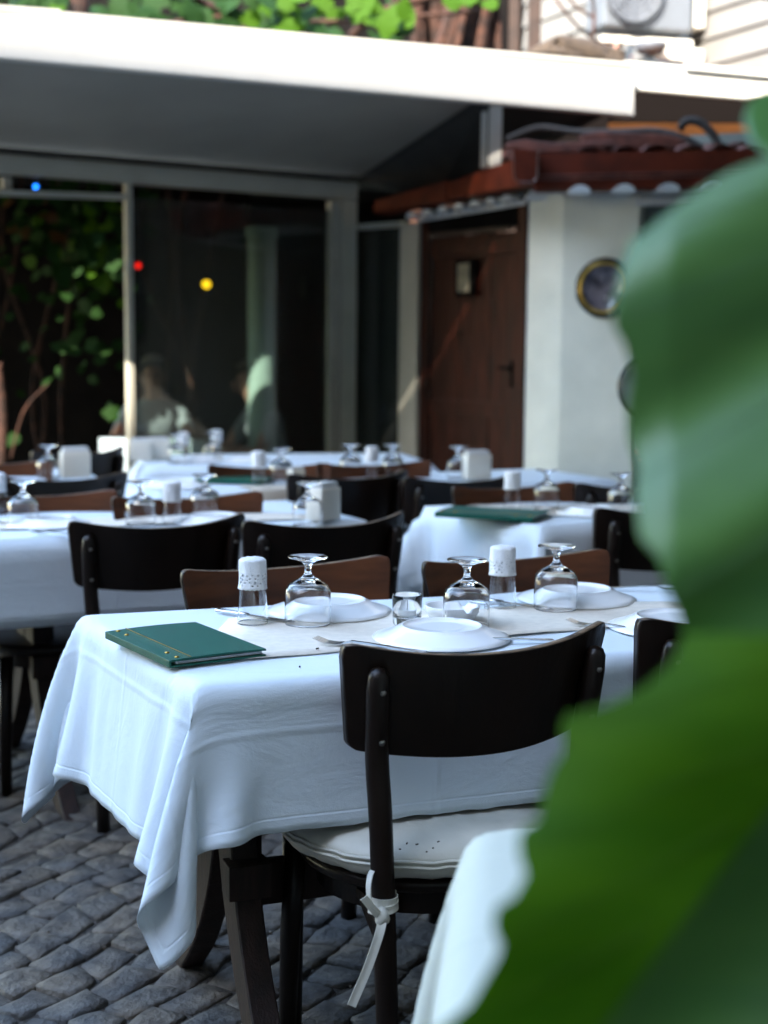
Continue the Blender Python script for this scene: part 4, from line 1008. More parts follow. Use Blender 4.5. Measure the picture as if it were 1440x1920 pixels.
place_chair(500, 876, 16, True, 'small dark red chair back below the far plate beside the glass')
place_chair(690, 872, 22, True, 'olive brown chair farthest back under the two white posts')
place_chair(165, 850, 48, False, 'black chair seen edge-on left of the far table by the glass frame')

# seat cushion
c1m = Matrix.Translation(C1.location) @ Matrix.Rotation(C1.rotation_euler.z, 4, 'Z')
cu = thing('seat_cushion', 'round cream cushion tied with a bow to the sharp front chair', 'cushion', C1.location, C1.rotation_euler.z)
bm = bmesh.new(); prof = [(0, .428), (.16, .424), (.20, .424), (.225, .430), (.240, .440), (.2465, .451), (.2475, .4565), (.2455, .461), (.2475, .4655), (.246, .471), (.238, .481), (.222, .490), (.19, .497), (.12, .501), (0, .499)]
lathe(bm, prof, 64)
for v in bm.verts:
    a = math.atan2(v.co.y, v.co.x); r = math.hypot(v.co.x, v.co.y)
    v.co.z += .0022 * math.sin(a * 9 + 1) * math.sin(r * 30) + .0015 * math.sin(a * 23); 
    f = 1 + .006 * math.sin(a * 5); v.co.x *= f; v.co.y *= f * .99
obj('pad', bm, MT['cushion'], cu, True)
for z in (.4565, .4655):
    bm = bmesh.new(); pts = []
    for k in range(65):
        a = 2 * math.pi * k / 64; f = (1 + .006 * math.sin(a * 5)); pts.append((.2490 * math.cos(a) * f, .2490 * math.sin(a) * f * .99, z + .0015 * math.sin(a * 23)))
    tube(bm, pts, .0028, 6, False); obj('piping', bm, MT['cushion'], cu, True)
def ribbon(pts, w, th, up, name, parent):
    bm = bmesh.new(); pts = [Vector(p) for p in pts]; rg = []
    for i, p in enumerate(pts):
        t = (pts[min(i + 1, len(pts) - 1)] - pts[max(0, i - 1)]).normalized(); u = up(i / (len(pts) - 1)) if callable(up) else Vector(up)
        x = (u - t * u.dot(t)).normalized(); n = t.cross(x)
        rg.append([bm.verts.new(p + x * a * w / 2 + n * b * th / 2) for a, b in ((-1, -.5), (-1, .6), (-.15, .15), (.15, .15), (1, .6), (1, -.5))])
    for a, b in zip(rg, rg[1:]):
        for k in range(6): bm.faces.new((a[k], a[(k + 1) % 6], b[(k + 1) % 6], b[k]))
    bm.faces.new(rg[0][::-1]); bm.faces.new(rg[-1]); return obj(name, bm, MT['cushion'], parent, False)
pc = Vector((-.176, -.214, 0))      # the left back post at cushion height
def ringpts(z0, z1, r, n=24, a0=0, turns=1): return [(pc.x + r * math.cos(a0 + turns * 2 * math.pi * k / n), pc.y + r * math.sin(a0 + turns * 2 * math.pi * k / n), z0 + (z1 - z0) * k / n) for k in range(n + 1)]
ribbon(ringpts(.418, .414, .0225), .014, .003, (0, 0, 1), 'tie', cu)
ribbon(ringpts(.400, .412, .0235, a0=2), .013, .003, (0, 0, 1), 'tie', cu)
kn = Vector((pc.x - .014, pc.y - .026, .398))
bm = bmesh.new(); bmesh.ops.create_icosphere(bm, subdivisions=3, radius=.013)
for v in bm.verts: v.co = Vector((v.co.x * .9, v.co.y * .7, v.co.z * 1.15)) * (1 + .12 * math.sin(v.co.x * 260 + v.co.z * 180))
obj('knot', bm, MT['cushion'], cu, True, kn)
fr = lambda t: Vector((.8, -.6, .1))
ribbon(spline([kn, kn + Vector((-.008, -.008, -.02)), kn + Vector((-.028, -.010, -.07)), kn + Vector((-.056, -.010, -.128))], 6), .014, .0035, (1, -.2, .3), 'tie_end', cu)
ribbon(spline([kn, kn + Vector((-.012, -.004, .010)), kn + Vector((-.034, -.004, .038))], 6), .012, .0035, (.4, -.2, .8), 'tie_end', cu)
ribbon(spline([kn, kn + Vector((-.020, -.002, .02)), kn + Vector((-.022, .004, .05)), kn + Vector((-.008, .022, .066)), kn + Vector((.004, .03, .056)), kn + Vector((.004, .02, .02)), kn], 5), .010, .003, (.3, -1, .1), 'tie_loop', cu)
ribbon(spline([kn + Vector((.012, .01, -.01)), kn + Vector((.010, .012, -.05)), kn + Vector((.012, .016, -.085))], 5), .009, .003, (1, -.2, 0), 'tie_end', cu)

# ------------------------------------------------------------------ tableware prototypes
def glass_lathe(outer, inner, n=40):
    bm = bmesh.new(); lathe(bm, outer + inner[::-1], n, close=False); 
    bmesh.ops.remove_doubles(bm, verts=bm.verts, dist=1e-6); bmesh.ops.recalc_face_normals(bm, faces=bm.faces[:]); return bm
def mk_goblet():
    t = empty('goblet')
    outer = [(.0425, 0), (.0430, .004), (.0432, .030), (.0430, .058), (.0415, .066), (.037, .073), (.029, .079), (.019, .084), (.011, .089), (.0068, .095), (.0058, .102), (.0066, .109), (.0105, .115), (.020, .1195), (.032, .1225), (.0365, .1240), (.0372, .1255), (.0360, .1266), (.020, .1262), (0, .1258)]
    inner = [(.0412, 0), (.0417, .004), (.0419, .030), (.0417, .0575), (.040, .064), (.0355, .0705), (.027, .0755), (.015, .079), (0, .0805)]
    # close rim at the bottom
    bm = bmesh.new(); lathe(bm, inner[::-1] + outer, 40); bmesh.ops.recalc_face_normals(bm, faces=bm.faces[:])
    obj('glass_body', bm, MT['glass'], t, True); return t
def mk_capglass():
    t = empty('lace_capped_glass')
    outer = [(.0285, 0), (.0287, .003), (.0262, .045), (.0245, .085), (.0235, .112), (.0215, .116), (0, .117)]
    inner = [(.0274, 0), (.0276, .003), (.0251, .045), (.0234, .085), (.0222, .106), (.018, .108), (0, .108)]
    bm = bmesh.new(); lathe(bm, inner[::-1] + outer, 36); bmesh.ops.recalc_face_normals(bm, faces=bm.faces[:]); obj('glass_body', bm, MT['glass'], t, True)
    # lace cap, with real holes and a scalloped hem
    bm = bmesh.new(); n = 96; zs = [.068 + .0022 * k for k in range(24)]
    rows = []
    for k, z in enumerate(zs):
        row = []
        for i in range(n):
            a = 2 * math.pi * i / n; r = .0262 - (z - .068) * .016 + .0005 * math.sin(a * 7 + z * 90)
            zz = z
            if k == 0: zz = z - .0022 * abs(math.sin(a * 10)) - .0008
            if k == 0: r += .0012
            row.append(bm.verts.new((r * math.cos(a), r * math.sin(a), zz)))
        rows.append(row)
    for k in range(len(zs) - 1):
        for i in range(n):
            if 2 <= k <= 11 and (i + (k // 2) * 3) % 6 in (0, 1) and k % 3 != 0 and (i // 6 + k) % 3 != 1: continue
            bm.faces.new((rows[k][i], rows[k][(i + 1) % n], rows[k + 1][(i + 1) % n], rows[k + 1][i]))
    r2 = [bm.verts.new((v.co.x * .86, v.co.y * .86, .1215 + .0006 * math.sin(i * .5))) for i, v in enumerate(rows[-1])]
    r3 = [bm.verts.new((v.co.x * .45, v.co.y * .45, .1235 + .0012 * math.sin(i * .35))) for i, v in enumerate(rows[-1])]
    for a, b in ((rows[-1], r2), (r2, r3)):
        for i in range(n): bm.faces.new((a[i], a[(i + 1) % n], b[(i + 1) % n], b[i]))
    bm.faces.new(r3)
    o = obj('lace_cap', bm, MT['lace'], t, True); o.modifiers.new('s', 'SOLIDIFY').thickness = .0007
    return t
def mk_plate(R=.123):
    t = empty('plate')
    outer = [(R, 0), (R + .0006, .0015), (R * .90, .007), (R * .74, .0145), (R * .66, .0215), (R * .60, .0245), (R * .585, .0275), (R * .56, .0277), (R * .55, .0243), (R * .3, .0238), (0, .0240)]
    inner = [(R - .001, .0), (R * .88, .0035), (R * .72, .0105), (R * .60, .020), (R * .3, .0205), (0, .0205)]
    bm = bmesh.new(); lathe(bm, inner[::-1] + outer, 64); bmesh.ops.recalc_face_normals(bm, faces=bm.faces[:]); 
    for v in bm.verts: v.co.z *= .84
    obj('dish', bm, MT['porcelain'], t, True); return t
def mk_fork():
    t = empty('fork'); bm = bmesh.new()
    def strip(cs):
        rg = []
        for (x, w, z, th) in cs: rg.append([bm.verts.new(p) for p in ((x, -w / 2, z), (x, w / 2, z), (x, w / 2, z + th), (x, -w / 2, z + th))])
        for a, b in zip(rg, rg[1:]):
            for k in range(4): bm.faces.new((a[k], a[(k + 1) % 4], b[(k + 1) % 4], b[k]))
        bm.faces.new(rg[0][::-1]); bm.faces.new(rg[-1])
    strip([(-.10, .014, .002, .002), (-.09, .019, .002, .002), (-.06, .012, .003, .0025), (0, .006, .007, .003), (.03, .007, .008, .003), (.045, .021, .004, .002), (.055, .024, .003, .0018)])
    for k in range(4):
        y = -.0096 + .0064 * k; rg = []
        for (x, w, z) in ((.054, .004, .003), (.075, .0032, .004), (.095, .002, .010)): rg.append([bm.verts.new(p) for p in ((x, y - w / 2, z), (x, y + w / 2, z), (x, y + w / 2, z + .0016), (x, y - w / 2, z + .0016))])
        for a, b in zip(rg, rg[1:]):
            for q in range(4): bm.faces.new((a[q], a[(q + 1) % 4], b[(q + 1) % 4], b[q]))
        bm.faces.new(rg[0][::-1]); bm.faces.new(rg[-1])
    bmesh.ops.recalc_face_normals(bm, faces=bm.faces[:]); obj('tines_and_handle', bm, MT['steel'], t); return t
def mk_knife():
    t = empty('knife')
    bm = bmesh.new(); extrude_poly(bm, [(-.11, -.008, .002), (-.02, -.006, .002), (-.02, .006, .002), (-.11, .008, .002)], (0, 0, .005)); bmesh.ops.bevel(bm, geom=bm.edges[:], offset=.0015, segments=2, affect='EDGES'); obj('handle', bm, MT['steel'], t, True)
    bm = bmesh.new(); extrude_poly(bm, [(-.02, -.007, .003), (.07, -.009, .003), (.10, -.004, .003), (.108, .003, .003), (.10, .007, .003), (-.02, .006, .003)], (0, 0, .0015)); obj('blade', bm, MT['steel'], t); return t
def mk_napkin():
    t = empty('napkin_holder')
    bm = bmesh.new(); box(bm, (0, 0, .052), (.11, .062, .100), None, .004); obj('holder_body', bm, MT['cream_plastic'], t, True)
    bm = bmesh.new()
    for k in range(5): box(bm, (random.uniform(-.002, .002), -.020 + .010 * k, .108), (.094, .006, .022), Euler((0, random.uniform(-.03, .03), 0)).to_matrix(), .002)
    obj('napkins', bm, MT['napkin'], t); return t
def mk_ashtray():
    t = empty('ashtray'); bm = bmesh.new()
    lathe(bm, [(0, .004), (.030, .004), (.042, .010), (.048, .026), (.0535, .0275), (.0545, .026), (.052, .015), (.044, .003), (.038, 0), (0, 0)], 60)
    for v in bm.verts:
        a = math.degrees(math.atan2(v.co.y, v.co.x)) % 120
        if v.co.z > .02 and (a < 9 or a > 111): v.co.z -= .008
    bmesh.ops.recalc_face_normals(bm, faces=bm.faces[:]); obj('dish', bm, MT['porcelain'], t, True); return t
def mk_shot():
    t = empty('small_tumbler'); bm = bmesh.new()
    outer = [(0, .0), (.024, .0), (.0265, .003), (.0285, .056), (.0282, .0575)]; inner = [(.0268, .0572), (.0262, .030), (.0245, .018), (.018, .0145), (0, .0135)]
    lathe(bm, outer + inner, 40); bmesh.ops.recalc_face_normals(bm, faces=bm.faces[:]); obj('glass_body', bm, MT['glass'], t, True); return t
def mk_menu(L=.27, Wd=.172, openm=0):
    t = empty('menu'); bm = bmesh.new()
    box(bm, (0, 0, .0022), (Wd, L, .0032), None, .001); obj('back_cover', bm, MT['menu'], t)
    bm = bmesh.new(); box(bm, (.004, 0, .0062), (Wd - .016, L - .016, .0042)); obj('pages', bm, MT['napkin'], t)
    bm = bmesh.new(); n = 10; r1 = []; r2 = []
    for i in range(n + 1):
        x = -Wd / 2 + Wd * i / n; z = .0100 + .002 * math.sin(math.pi * i / n) + (.004 * (i / n) ** 3 if openm else 0)
        r1.append((x, z))
    for (x, z) in r1: r2.append((bm.verts.new((x, -L / 2, z)), bm.verts.new((x, L / 2, z)), bm.verts.new((x, L / 2, z + .0032)), bm.verts.new((x, -L / 2, z + .0032))))
    for a, b in zip(r2, r2[1:]):
        for k in range(4): bm.faces.new((a[k], a[(k + 1) % 4], b[(k + 1) % 4], b[k]))
    bm.faces.new(r2[0]); bm.faces.new(r2[-1][::-1]); bmesh.ops.recalc_face_normals(bm, faces=bm.faces[:]); obj('front_cover', bm, MT['menu'], t)
    obj('spine', BX((-Wd / 2 - .0005, 0, .007), (.004, L, .0125), None, .0015), MT['menu'], t)
    obj('crease', BX((-Wd / 2 + .036, 0, .01545), (.0008, L * .995, .0010)), MT['gold'], t)
    for k in (-.45, -.31, .31, .45):
        bm = bmesh.new(); lathe(bm, [(.0038, 0), (.0036, .0012), (.002, .0022), (0, .0025)], 12); obj('rivet', bm, MT['gold'], t, True, (-Wd / 2 + .017, L * k, .0140))
    return t
protos = {'goblet': mk_goblet(), 'capglass': mk_capglass(), 'plate': mk_plate(), 'fork': mk_fork(), 'knife': mk_knife(), 'napkin': mk_napkin(), 'menu': mk_menu()}
CAT = {'goblet': ('glass', 'upside down goblets'), 'capglass': ('glass', 'glasses with lace caps'), 'plate': ('plate', 'upturned white plates'), 'fork': ('fork', 'steel forks'), 'knife': ('knife', 'steel knives'), 'napkin': ('napkin holder', 'napkin holders'), 'menu': ('menu', 'green menus')}
first = {k: True for k in protos}
def put(kind, px, py, label, rz=None, z=.7565, sc=1, h=0):
    """px,py: centre of the base on the table top"""
    p = Pz(px, py, z + h)
    o = protos[kind] if first[kind] else copy_tree(protos[kind]); first[kind] = False
    o.location = p; o.rotation_euler = (0, 0, random.uniform(0, 6) if rz is None else R_(rz)); o.scale = (sc,) * 3
    tag(o, label, *CAT[kind]); return o
# front table
put('plate', 617, 1145, 'upturned white plate behind the left goblet on the front table')
put('plate', 1080, 1122, 'upturned white plate behind the right goblet on the front table')
put('plate', 828, 1195, 'upturned white plate right behind the sharp chair back')
put('plate', 1265, 1176, 'upturned white plate at the right end of the front table by the leaf')
put('goblet', 577, 1169, 'sharp upturned goblet left of centre in front of the left plate')
put('goblet', 874, 1175, 'upturned goblet beside the ashtray in the middle of the front table')
put('goblet', 1041, 1141, 'upturned goblet at right in front of the right plate')
put('capglass', 474, 1168, 'lace capped glass between the green menu and the left goblet')
put('capglass', 941, 1138, 'lace capped glass between the two right goblets of the front table')
put('menu', 345, 1214, 'closed green menu with brass rivets on the corner of the front table', 33, z=.757)
t = mk_ashtray(); t.location = Pz(848, 1160, .7565); t.rotation_euler = (0, 0, 1.1); tag(t, 'white porcelain ashtray behind the middle goblet', 'ashtray')
t = mk_shot(); t.location = Pz(763, 1171, .7565); tag(t, 'small thick bottomed tumbler beside the ashtray', 'glass')
tl = thing('tea_light', 'white tea light candle inside the small tumbler', 'candle', t.location + Vector((0, 0, .0145)))
bm = bmesh.new(); lathe(bm, [(0, 0), (.017, 0), (.017, .014), (.0155, .014), (.015, .0125), (0, .0125)], 24); obj('wax', bm, MT['wax'], tl, True); bm = bmesh.new(); tube(bm, [(0, 0, .012), (.001, 0, .018)], .0007, 5); obj('wick', bm, MT['crumb'], tl)
put('knife', 478, 1158, 'steel knife lying behind the left lace capped glass', -36, sc=.9)
put('knife', 958, 1134, 'steel knife lying behind the right lace capped glass', -38, sc=.9)
put('fork', 690, 1216, 'steel fork with tines showing left of the sharp chair back', 158, sc=1.05)
put('fork', 945, 1205, 'steel fork just above the sharp chair back at right', 190, sc=.9)
put('fork', 1150, 1180, 'steel fork between the two front chair backs', 150, sc=.95)
put('fork', 1205, 1106, 'steel fork right of the right plate', -5, sc=.95)
# long left table
put('plate', 92, 983, 'leftmost upturned plate on the long left table', sc=.95)
put('plate', 400, 978, 'upturned plate behind the left black chair', sc=.95)
put('goblet', 44, 984, 'upturned goblet at far left of the long table')
put('goblet', 264, 984, 'upturned goblet behind the left black chair back')
put('goblet', 384, 968, 'upturned goblet right of the lace capped glass on the long table')
put('goblet', 577, 986, 'upturned goblet beside the cream napkin holder on the long table')
put('capglass', 323, 982, 'lace capped glass on the long left table between two goblets')
put('capglass', -4, 962, 'lace capped glass cut by the left picture edge')
put('napkin', 606, 975, 'cream napkin holder on the right end of the long left table', 60, sc=.95)
put('fork', 110, 1004, 'blurred fork in front of the leftmost plate', 155)
put('knife', 5, 982, 'blurred knife beside the leftmost goblet', -40)
# right table
put('goblet', 1024, 953, 'upturned goblet on the right table beside its lace capped glass')
put('goblet', 1163, 962, 'upturned goblet on the right table in front of the person')
put('capglass', 960, 955, 'lace capped glass on the right table behind the open menu')
put('plate', 1110, 962, 'upturned plate on the right table left of the black chair', sc=.9)
put('menu', 925, 968, 'open green menu lying on the right table', 68, z=.757, sc=1.15)
put('fork', 1052, 962, 'blurred fork beside the plate on the right table', 120)
# middle table
put('menu', 440, 903, 'green menu on the middle table', 80, z=.757)
put('capglass', 485, 908, 'lace capped glass on the middle table')
put('goblet', 527, 903, 'upturned goblet on the middle table')
put('plate', 330, 912, 'upturned plate at the left end of the middle table')
put('napkin', 555, 908, 'small white napkin block on the middle table', 40, sc=.55)
# far tables
put('goblet', 657, 893, 'left one of two far goblets above the tall middle chair')
put('goblet', 736, 893, 'right one of two far goblets above the tall middle chair')
put('capglass', 697, 896, 'lace capped glass between the two far goblets')
put('goblet', 858, 897, 'upturned goblet in front of the brown door')
put('napkin', 893, 898, 'white napkin holder in front of the brown door', 20, sc=.95)
put('goblet', 90, 896, 'upturned goblet beside the far left napkin holder')
put('napkin', 141, 896, 'white napkin holder on the far left table', 25, sc=1.0)
put('napkin', 264, 864, 'left napkin holder on the table by the glass', 10, sc=.85)
put('napkin', 299, 862, 'right napkin holder on the table by the glass', 14, sc=.85)
put('goblet', 332, 868, 'upturned goblet on the table by the glass, left')
put('capglass', 344, 862, 'lace capped glass on the table by the glass, next to napkins')
put('goblet', 399, 862, 'upturned goblet on the table by the glass, right')
put('capglass', 406, 856, 'lace capped glass on the table by the glass, right')
put('plate', 372, 864, 'upturned plate on the table by the glass', sc=.9)
put('plate', 462, 864, 'upturned plate at the right end of the table by the glass', sc=.9)

# crumbs
for i, (px, py, z, lb) in enumerate(((262, 1338, None, 'tiny dark speck on the left hanging side of the front cloth'), (562, 1250, .756, 'tiny dark crumb on the front edge of the front cloth'), (595, 1216, .759, 'tiny dark crumb on the paper runner beside the fork'))):
    if z: p = Pz(px, py, z)
    else:
        a = Vector((Q1[3][0], Q1[3][1], 0)); b = Vector((Q1[0][0], Q1[0][1], 0)); dd = (b - a).normalized(); nn_ = Vector((dd.y, -dd.x, 0)); p = Ppl(px, py, a + Vector((-.008, -.004, 0)), nn_)
    bm = bmesh.new(); box(bm, (0, 0, 0), (.006, .0025, .003), Euler((.2, .3, .5 + i)).to_matrix(), .0008); tag(obj('crumb', bm, MT['crumb'], None, False, p), lb, 'crumb', 'crumbs')
bm = bmesh.new()
for (px, py) in ((782, 1583), (812, 1590), (822, 1578), (890, 1596), (750, 1592), (763, 1581), (800, 1597)):
    p = Pz(px, py, .502); box(bm, p, (random.uniform(.002, .006), .002, .0015), Euler((0, 0, random.random() * 3)).to_matrix())
tag(obj('crumbs_on_cushion', bm, MT['crumb']), 'scatter of dark crumbs on the cream cushion', 'crumbs', kind='stuff')

# ------------------------------------------------------------------ people
def person(loc, yaw, label, shirt, lean=.1, arms='table', hair_m=None, sc=1.0):
    t = thing('person', label, 'person', loc, yaw); t.scale = (sc,) * 3
    L = lean
    V = {}
    def v(n, *c): V[n] = Vector(c)
    v('pel', 0, 0, .50); v('wai', 0, .03 * L * 10 * .3, .66); v('che', 0, L * .5, .86); v('upc', 0, L * .85, .98); v('nek', 0, L * 1.05, 1.06); v('hea0', 0, L * 1.25, 1.12); v('hea', 0, L * 1.5, 1.20); v('hdt', 0, L * 1.5, 1.27)
    ed = [('pel', 'wai'), ('wai', 'che'), ('che', 'upc'), ('upc', 'nek'), ('nek', 'hea0'), ('hea0', 'hea'), ('hea', 'hdt')]
    rad = {'pel': (.16, .11), 'wai': (.13, .10), 'che': (.155, .105), 'upc': (.13, .085), 'nek': .05, 'hea0': (.055, .065), 'hea': (.072, .088), 'hdt': (.06, .07)}
    for s, n in ((-1, 'l'), (1, 'r')):
        v('sh' + n, s * .17, L * .85, .97); v('el' + n, s * .25, L + .10, .76); v('wr' + n, s * .14, L + .34, .79); v('ha' + n, s * .10, L + .42, .79)
        v('hi' + n, s * .09, .04, .48); v('kn' + n, s * .12, .44, .50); v('an' + n, s * .12, .42, .09); v('to' + n, s * .13, .56, .035)
        ed += [('upc', 'sh' + n), ('sh' + n, 'el' + n), ('el' + n, 'wr' + n), ('wr' + n, 'ha' + n), ('pel', 'hi' + n), ('hi' + n, 'kn' + n), ('kn' + n, 'an' + n), ('an' + n, 'to' + n)]
        rad.update({'sh' + n: .062, 'el' + n: .043, 'wr' + n: .028, 'ha' + n: (.034, .020), 'hi' + n: .085, 'kn' + n: .062, 'an' + n: .042, 'to' + n: .035})
    names = list(V); idx = {n: i for i, n in enumerate(names)}
    def assign(c):
        if c.z > .60 and c.z < 1.045 and not (abs(c.x) > .12 and c.y > L * .85 + .10) and c.z > .56:
            if abs(c.x) > .19 and c.z < .83: return 0
            return 1
        if c.z <= .62 and c.y < .7 and not (c.y > L + .2 and c.z > .7): return 2
        return 0
    skin('body', [V[n] for n in names], [(idx[a], idx[b]) for a, b in ed], [rad[n] for n in names], None, t, 0, 2, [MT['skin'], shirt, MT['trousers']], assign)
    for s in (-1, 1):       # fingers
        h = V['hal' if s < 0 else 'har']
        for k in range(4):
            bm = bmesh.new(); x0 = h.x + (k - 1.5) * .017; ln_ = (.06, .07, .066, .052)[k]
            tube(bm, spline([(x0, h.y - .01, h.z), (x0, h.y + ln_ * .5, h.z - .004), (x0, h.y + ln_, h.z - .02)], 3), [.009, .0088, .0085, .008, .0075, .007, .005], 8); obj('finger', bm, MT['skin'], t, True)
        bm = bmesh.new(); tube(bm, spline([(h.x - s * .02, h.y - .03, h.z), (h.x - s * .045, h.y, h.z - .005), (h.x - s * .05, h.y + .025, h.z - .012)], 3), [.011, .011, .0105, .010, .009, .008, .006], 8); obj('thumb', bm, MT['skin'], t, True)
    hd = V['hea']
    bm = bmesh.new(); bmesh.ops.create_icosphere(bm, subdivisions=3, radius=.108)
    for q in list(bm.verts): q.co = Vector((q.co.x * .86, q.co.y * 1.02, q.co.z * 1.1)) * (1 + .03 * math.sin(q.co.x * 80) * math.cos(q.co.z * 60))
    bmesh.ops.delete(bm, geom=[q for q in bm.verts if q.co.y > .035 and q.co.z < .055], context='VERTS')
    o = obj('hair', bm, hair_m or MT['hair'], t, True, hd + Vector((0, -.012, .025)))
    for s in (-1, 1):
        bm = bmesh.new(); bmesh.ops.create_uvsphere(bm, u_segments=8, v_segments=6, radius=.011); obj('eye', bm, MT['eye'], t, True, hd + Vector((s * .031, .083, .005)))
        bm = bmesh.new(); bmesh.ops.create_uvsphere(bm, u_segments=8, v_segments=6, radius=.026)
        for q in bm.verts: q.co.x *= .4
        obj('ear', bm, MT['skin'], t, True, hd + Vector((s * .080, 0, -.01)))
    bm = bmesh.new(); tube(bm, [hd + Vector((0, .085, .01)), hd + Vector((0, .108, -.022)), hd + Vector((0, .09, -.030))], [.006, .012, .008], 8); obj('nose', bm, MT['skin'], t, True)
    obj('mouth', BX(hd + Vector((0, .088, -.052)), (.042, .008, .009), None, .003), MT['pink'], t)
    return t
h2 = mat('grey_hair', (.30, .25, .20), .7, noise=.3, nscale=50)
p = Pd(300, 700, 8.75); person((p.x - .06, 8.95, -.06), R_(184), 'person in a grey-white t-shirt sitting behind the glass, arms folded on the table', MT['shirt_w'], .12, hair_m=h2, sc=.95)
p = Pd(470, 700, 8.6); person((p.x + .12, 9.15, -.16), R_(120), 'person in a pale shirt partly hidden beside the green column behind the glass', MT['shirt_w'], .14)
c15 = C15.location
person((c15.x + .34, c15.y + .02, -.115), R_(62), 'person in a pale blue t-shirt seated by the white wall, mostly behind the big leaf', MT['shirt_b'], .12, sc=.86)
tb = thing('indoor_table', 'small pale blue clothed table in front of the person behind the glass', 'table', (Pd(300, 790, 8.3).x, 8.35, 0))
obj('tabletop', BX((0, 0, .72), (.62, .5, .03), None, .005), MT['wood'], tb); obj('tablecloth_drop', BX((0, -.255, .64), (.63, .006, .2)), mat('blue_grey_cloth', (.35, .42, .46), .9), tb)
for sx in (-1, 1):
    for sy in (-1, 1): obj('leg', BX((sx * .27, sy * .2, .35), (.04, .04, .70)), MT['wood'], tb)

# ------------------------------------------------------------------ big foreground leaf plant
plant = thing('potted_plant', 'large leaved green potted plant blurred in the right foreground', 'plant')
POT = Vector((.86, .86, 0))
bm = bmesh.new(); lathe(bm, [(0, 0), (.13, 0), (.17, .30), (.185, .30), (.185, .34), (.165, .34), (.16, .30), (0, .30)], 36, POT); obj('pot', bm, MT['pot'], plant, True)
bm = bmesh.new(); lathe(bm, [(0, .315), (.158, .31)], 24, POT); obj('soil', bm, MT['soil'], plant)
bm = bmesh.new(); tube(bm, spline([POT + Vector((0, 0, .3)), POT + Vector((-.03, 0, .8)), POT + Vector((-.08, .02, 1.3)), POT + Vector((-.05, .05, 1.75))], 8), .014, 10); obj('stem', bm, MT['stem'], plant, True)
def interp_poly(pts, y):
    for (x0, y0), (x1, y1) in zip(pts, pts[1:]):
        if y0 <= y <= y1: return x0 + (x1 - x0) * (y - y0) / (y1 - y0 + 1e-9)
    return pts[-1][0]
def big_leaf(left, right, y0, y1, dfun, m, name='leaf', nu=70, nv=120):
    pts = []; uv = []
    for j in range(nv):
        y = y0 + (y1 - y0) * j / (nv - 1); xl = interp_poly(left, y); xr = interp_poly(right, y)
        for i in range(nu):
            u = i / (nu - 1); x = xl + (xr - xl) * u
            q = Pd(x, y, dfun(x, y)); pts.append(q); uv.append((x / 700, y / 700))
    return gridmesh(name, pts, nv, nu, m, plant, uv, .0008)
LA = [(1440, 285), (1360, 325), (1290, 372), (1225, 425), (1182, 452), (1168, 500), (1152, 560), (1150, 612), (1172, 650), (1186, 700), (1176, 760), (1178, 820), (1196, 880), (1192, 950), (1200, 1010), (1236, 1050), (1246, 1100), (1272, 1150), (1284, 1196), (1262, 1240), (1300, 1300), (1420, 1372), (1560, 1420)]
RA = [(1560, 285), (1800, 420), (1850, 700), (1850, 1200), (1700, 1420)]
LA[0] = (1470, 285)
def dA(x, y):
    t = y + .55 * (x - 1200)
    return .84 - (y - 300) / 1100 * .10 - -.009 * math.sin((t - 160) / 520 * 2 * math.pi) + .0008 * math.sin((t - 300) / 210 * 2 * math.pi + .004 * x) + max(0, (1260 - x)) * .0001
big_leaf(LA, RA, 285, 1420, dA, MT['big_leaf'])
LB = [(1285, 1190), (1262, 1240), (1205, 1292), (1130, 1325), (1060, 1342), (1052, 1375), (1064, 1400), (1036, 1440), (1018, 1490), (1010, 1535), (974, 1560), (972, 1600), (986, 1640), (962, 1682), (930, 1700), (924, 1740), (940, 1775), (930, 1800), (900, 1850), (880, 1885), (815, 1935), (760, 2000)]
RB = [(1620, 1190), (1650, 1290), (1560, 1400), (1440, 1520), (1290, 1715), (1130, 1925), (1060, 2000)]
def dB(x, y):
    t = y + .9 * (x - 1000)
    return .735 - (y - 1200) / 800 * .075 + .012 * math.sin(t / 150) + .003 * math.sin((y - .4 * x) / 75)
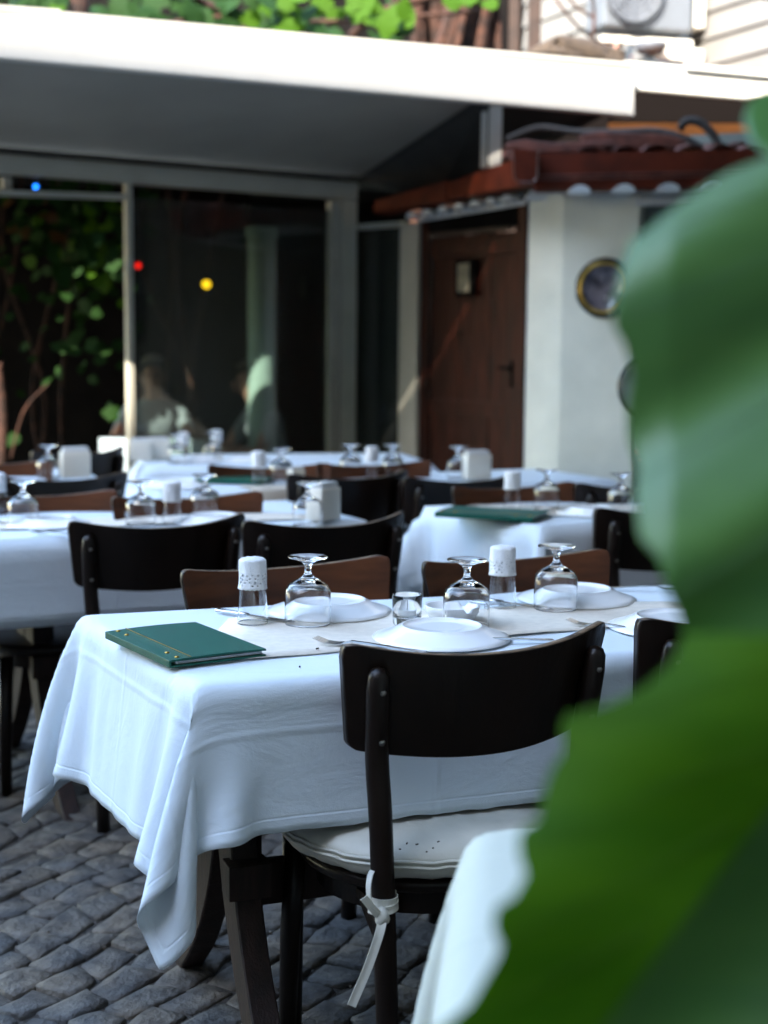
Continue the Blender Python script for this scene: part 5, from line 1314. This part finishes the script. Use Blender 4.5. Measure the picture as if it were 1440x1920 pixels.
big_leaf(LB, RB, 1190, 2000, dB, MT['big_leaf2'])
LC = [(1500, 1380), (1420, 1500), (1280, 1690), (1120, 1900), (1020, 2000)]
RC = [(1700, 1380), (1800, 1700), (1800, 2000)]
big_leaf(LC, RC, 1380, 2000, lambda x, y: .80 - (y - 1400) / 600 * .03 + .012 * math.sin((x + y) / 120), MT['big_leaf'], nu=30, nv=60)
LD = [(1432, 170), (1402, 195), (1394, 225), (1404, 262), (1440, 292), (1480, 300)]
RD = [(1500, 170), (1620, 240), (1560, 300)]
big_leaf(LD, RD, 170, 300, lambda x, y: .95 - (y - 170) / 130 * .06, MT['big_leaf'], nu=14, nv=20)
for pv, df, y_ in (([(1165, 600), (1300, 545), (1500, 460), (1790, 400)], dA, 0), ([(1192, 900), (1320, 830), (1500, 740), (1790, 690)], dA, 0), ([(1258, 1120), (1350, 1070), (1520, 980), (1790, 930)], dA, 0), ([(1200, 450), (1330, 400), (1500, 350), (1690, 330)], dA, 0),
                   ([(1070, 1352), (1200, 1330), (1400, 1270), (1600, 1240)], dB, 0), ([(985, 1600), (1120, 1540), (1300, 1450), (1500, 1390)], dB, 0), ([(935, 1775), (1050, 1710), (1200, 1640), (1380, 1540)], dB, 0), ([(860, 1915), (960, 1870), (1080, 1810), (1220, 1740)], dB, 0)):
    bm = bmesh.new(); pp2 = spline([Vector((x, y, 0)) for x, y in pv], 8); tube(bm, [Pd(q.x, q.y, df(q.x, q.y) - .0004) for q in pp2], [.0005 + .0008 * k / len(pp2) for k in range(len(pp2))], 6)
    obj('vein', bm, MT['big_leaf'] if df is dA else MT['big_leaf2'], plant, True)
# petioles
bm = bmesh.new()
for (px, py, d, z) in ((1640, 800, .80, 1.05), (1640, 1300, .75, .85), (1640, 1750, .78, .7), (1540, 250, .9, 1.4)):
    q = Pd(px, py, d); s_ = POT + Vector((-.05, .02, z)); tube(bm, spline([s_, s_.lerp(q, .5) + Vector((0, 0, .06)), q], 6), .005, 8)
obj('petiole', bm, MT['stem'], plant, True)
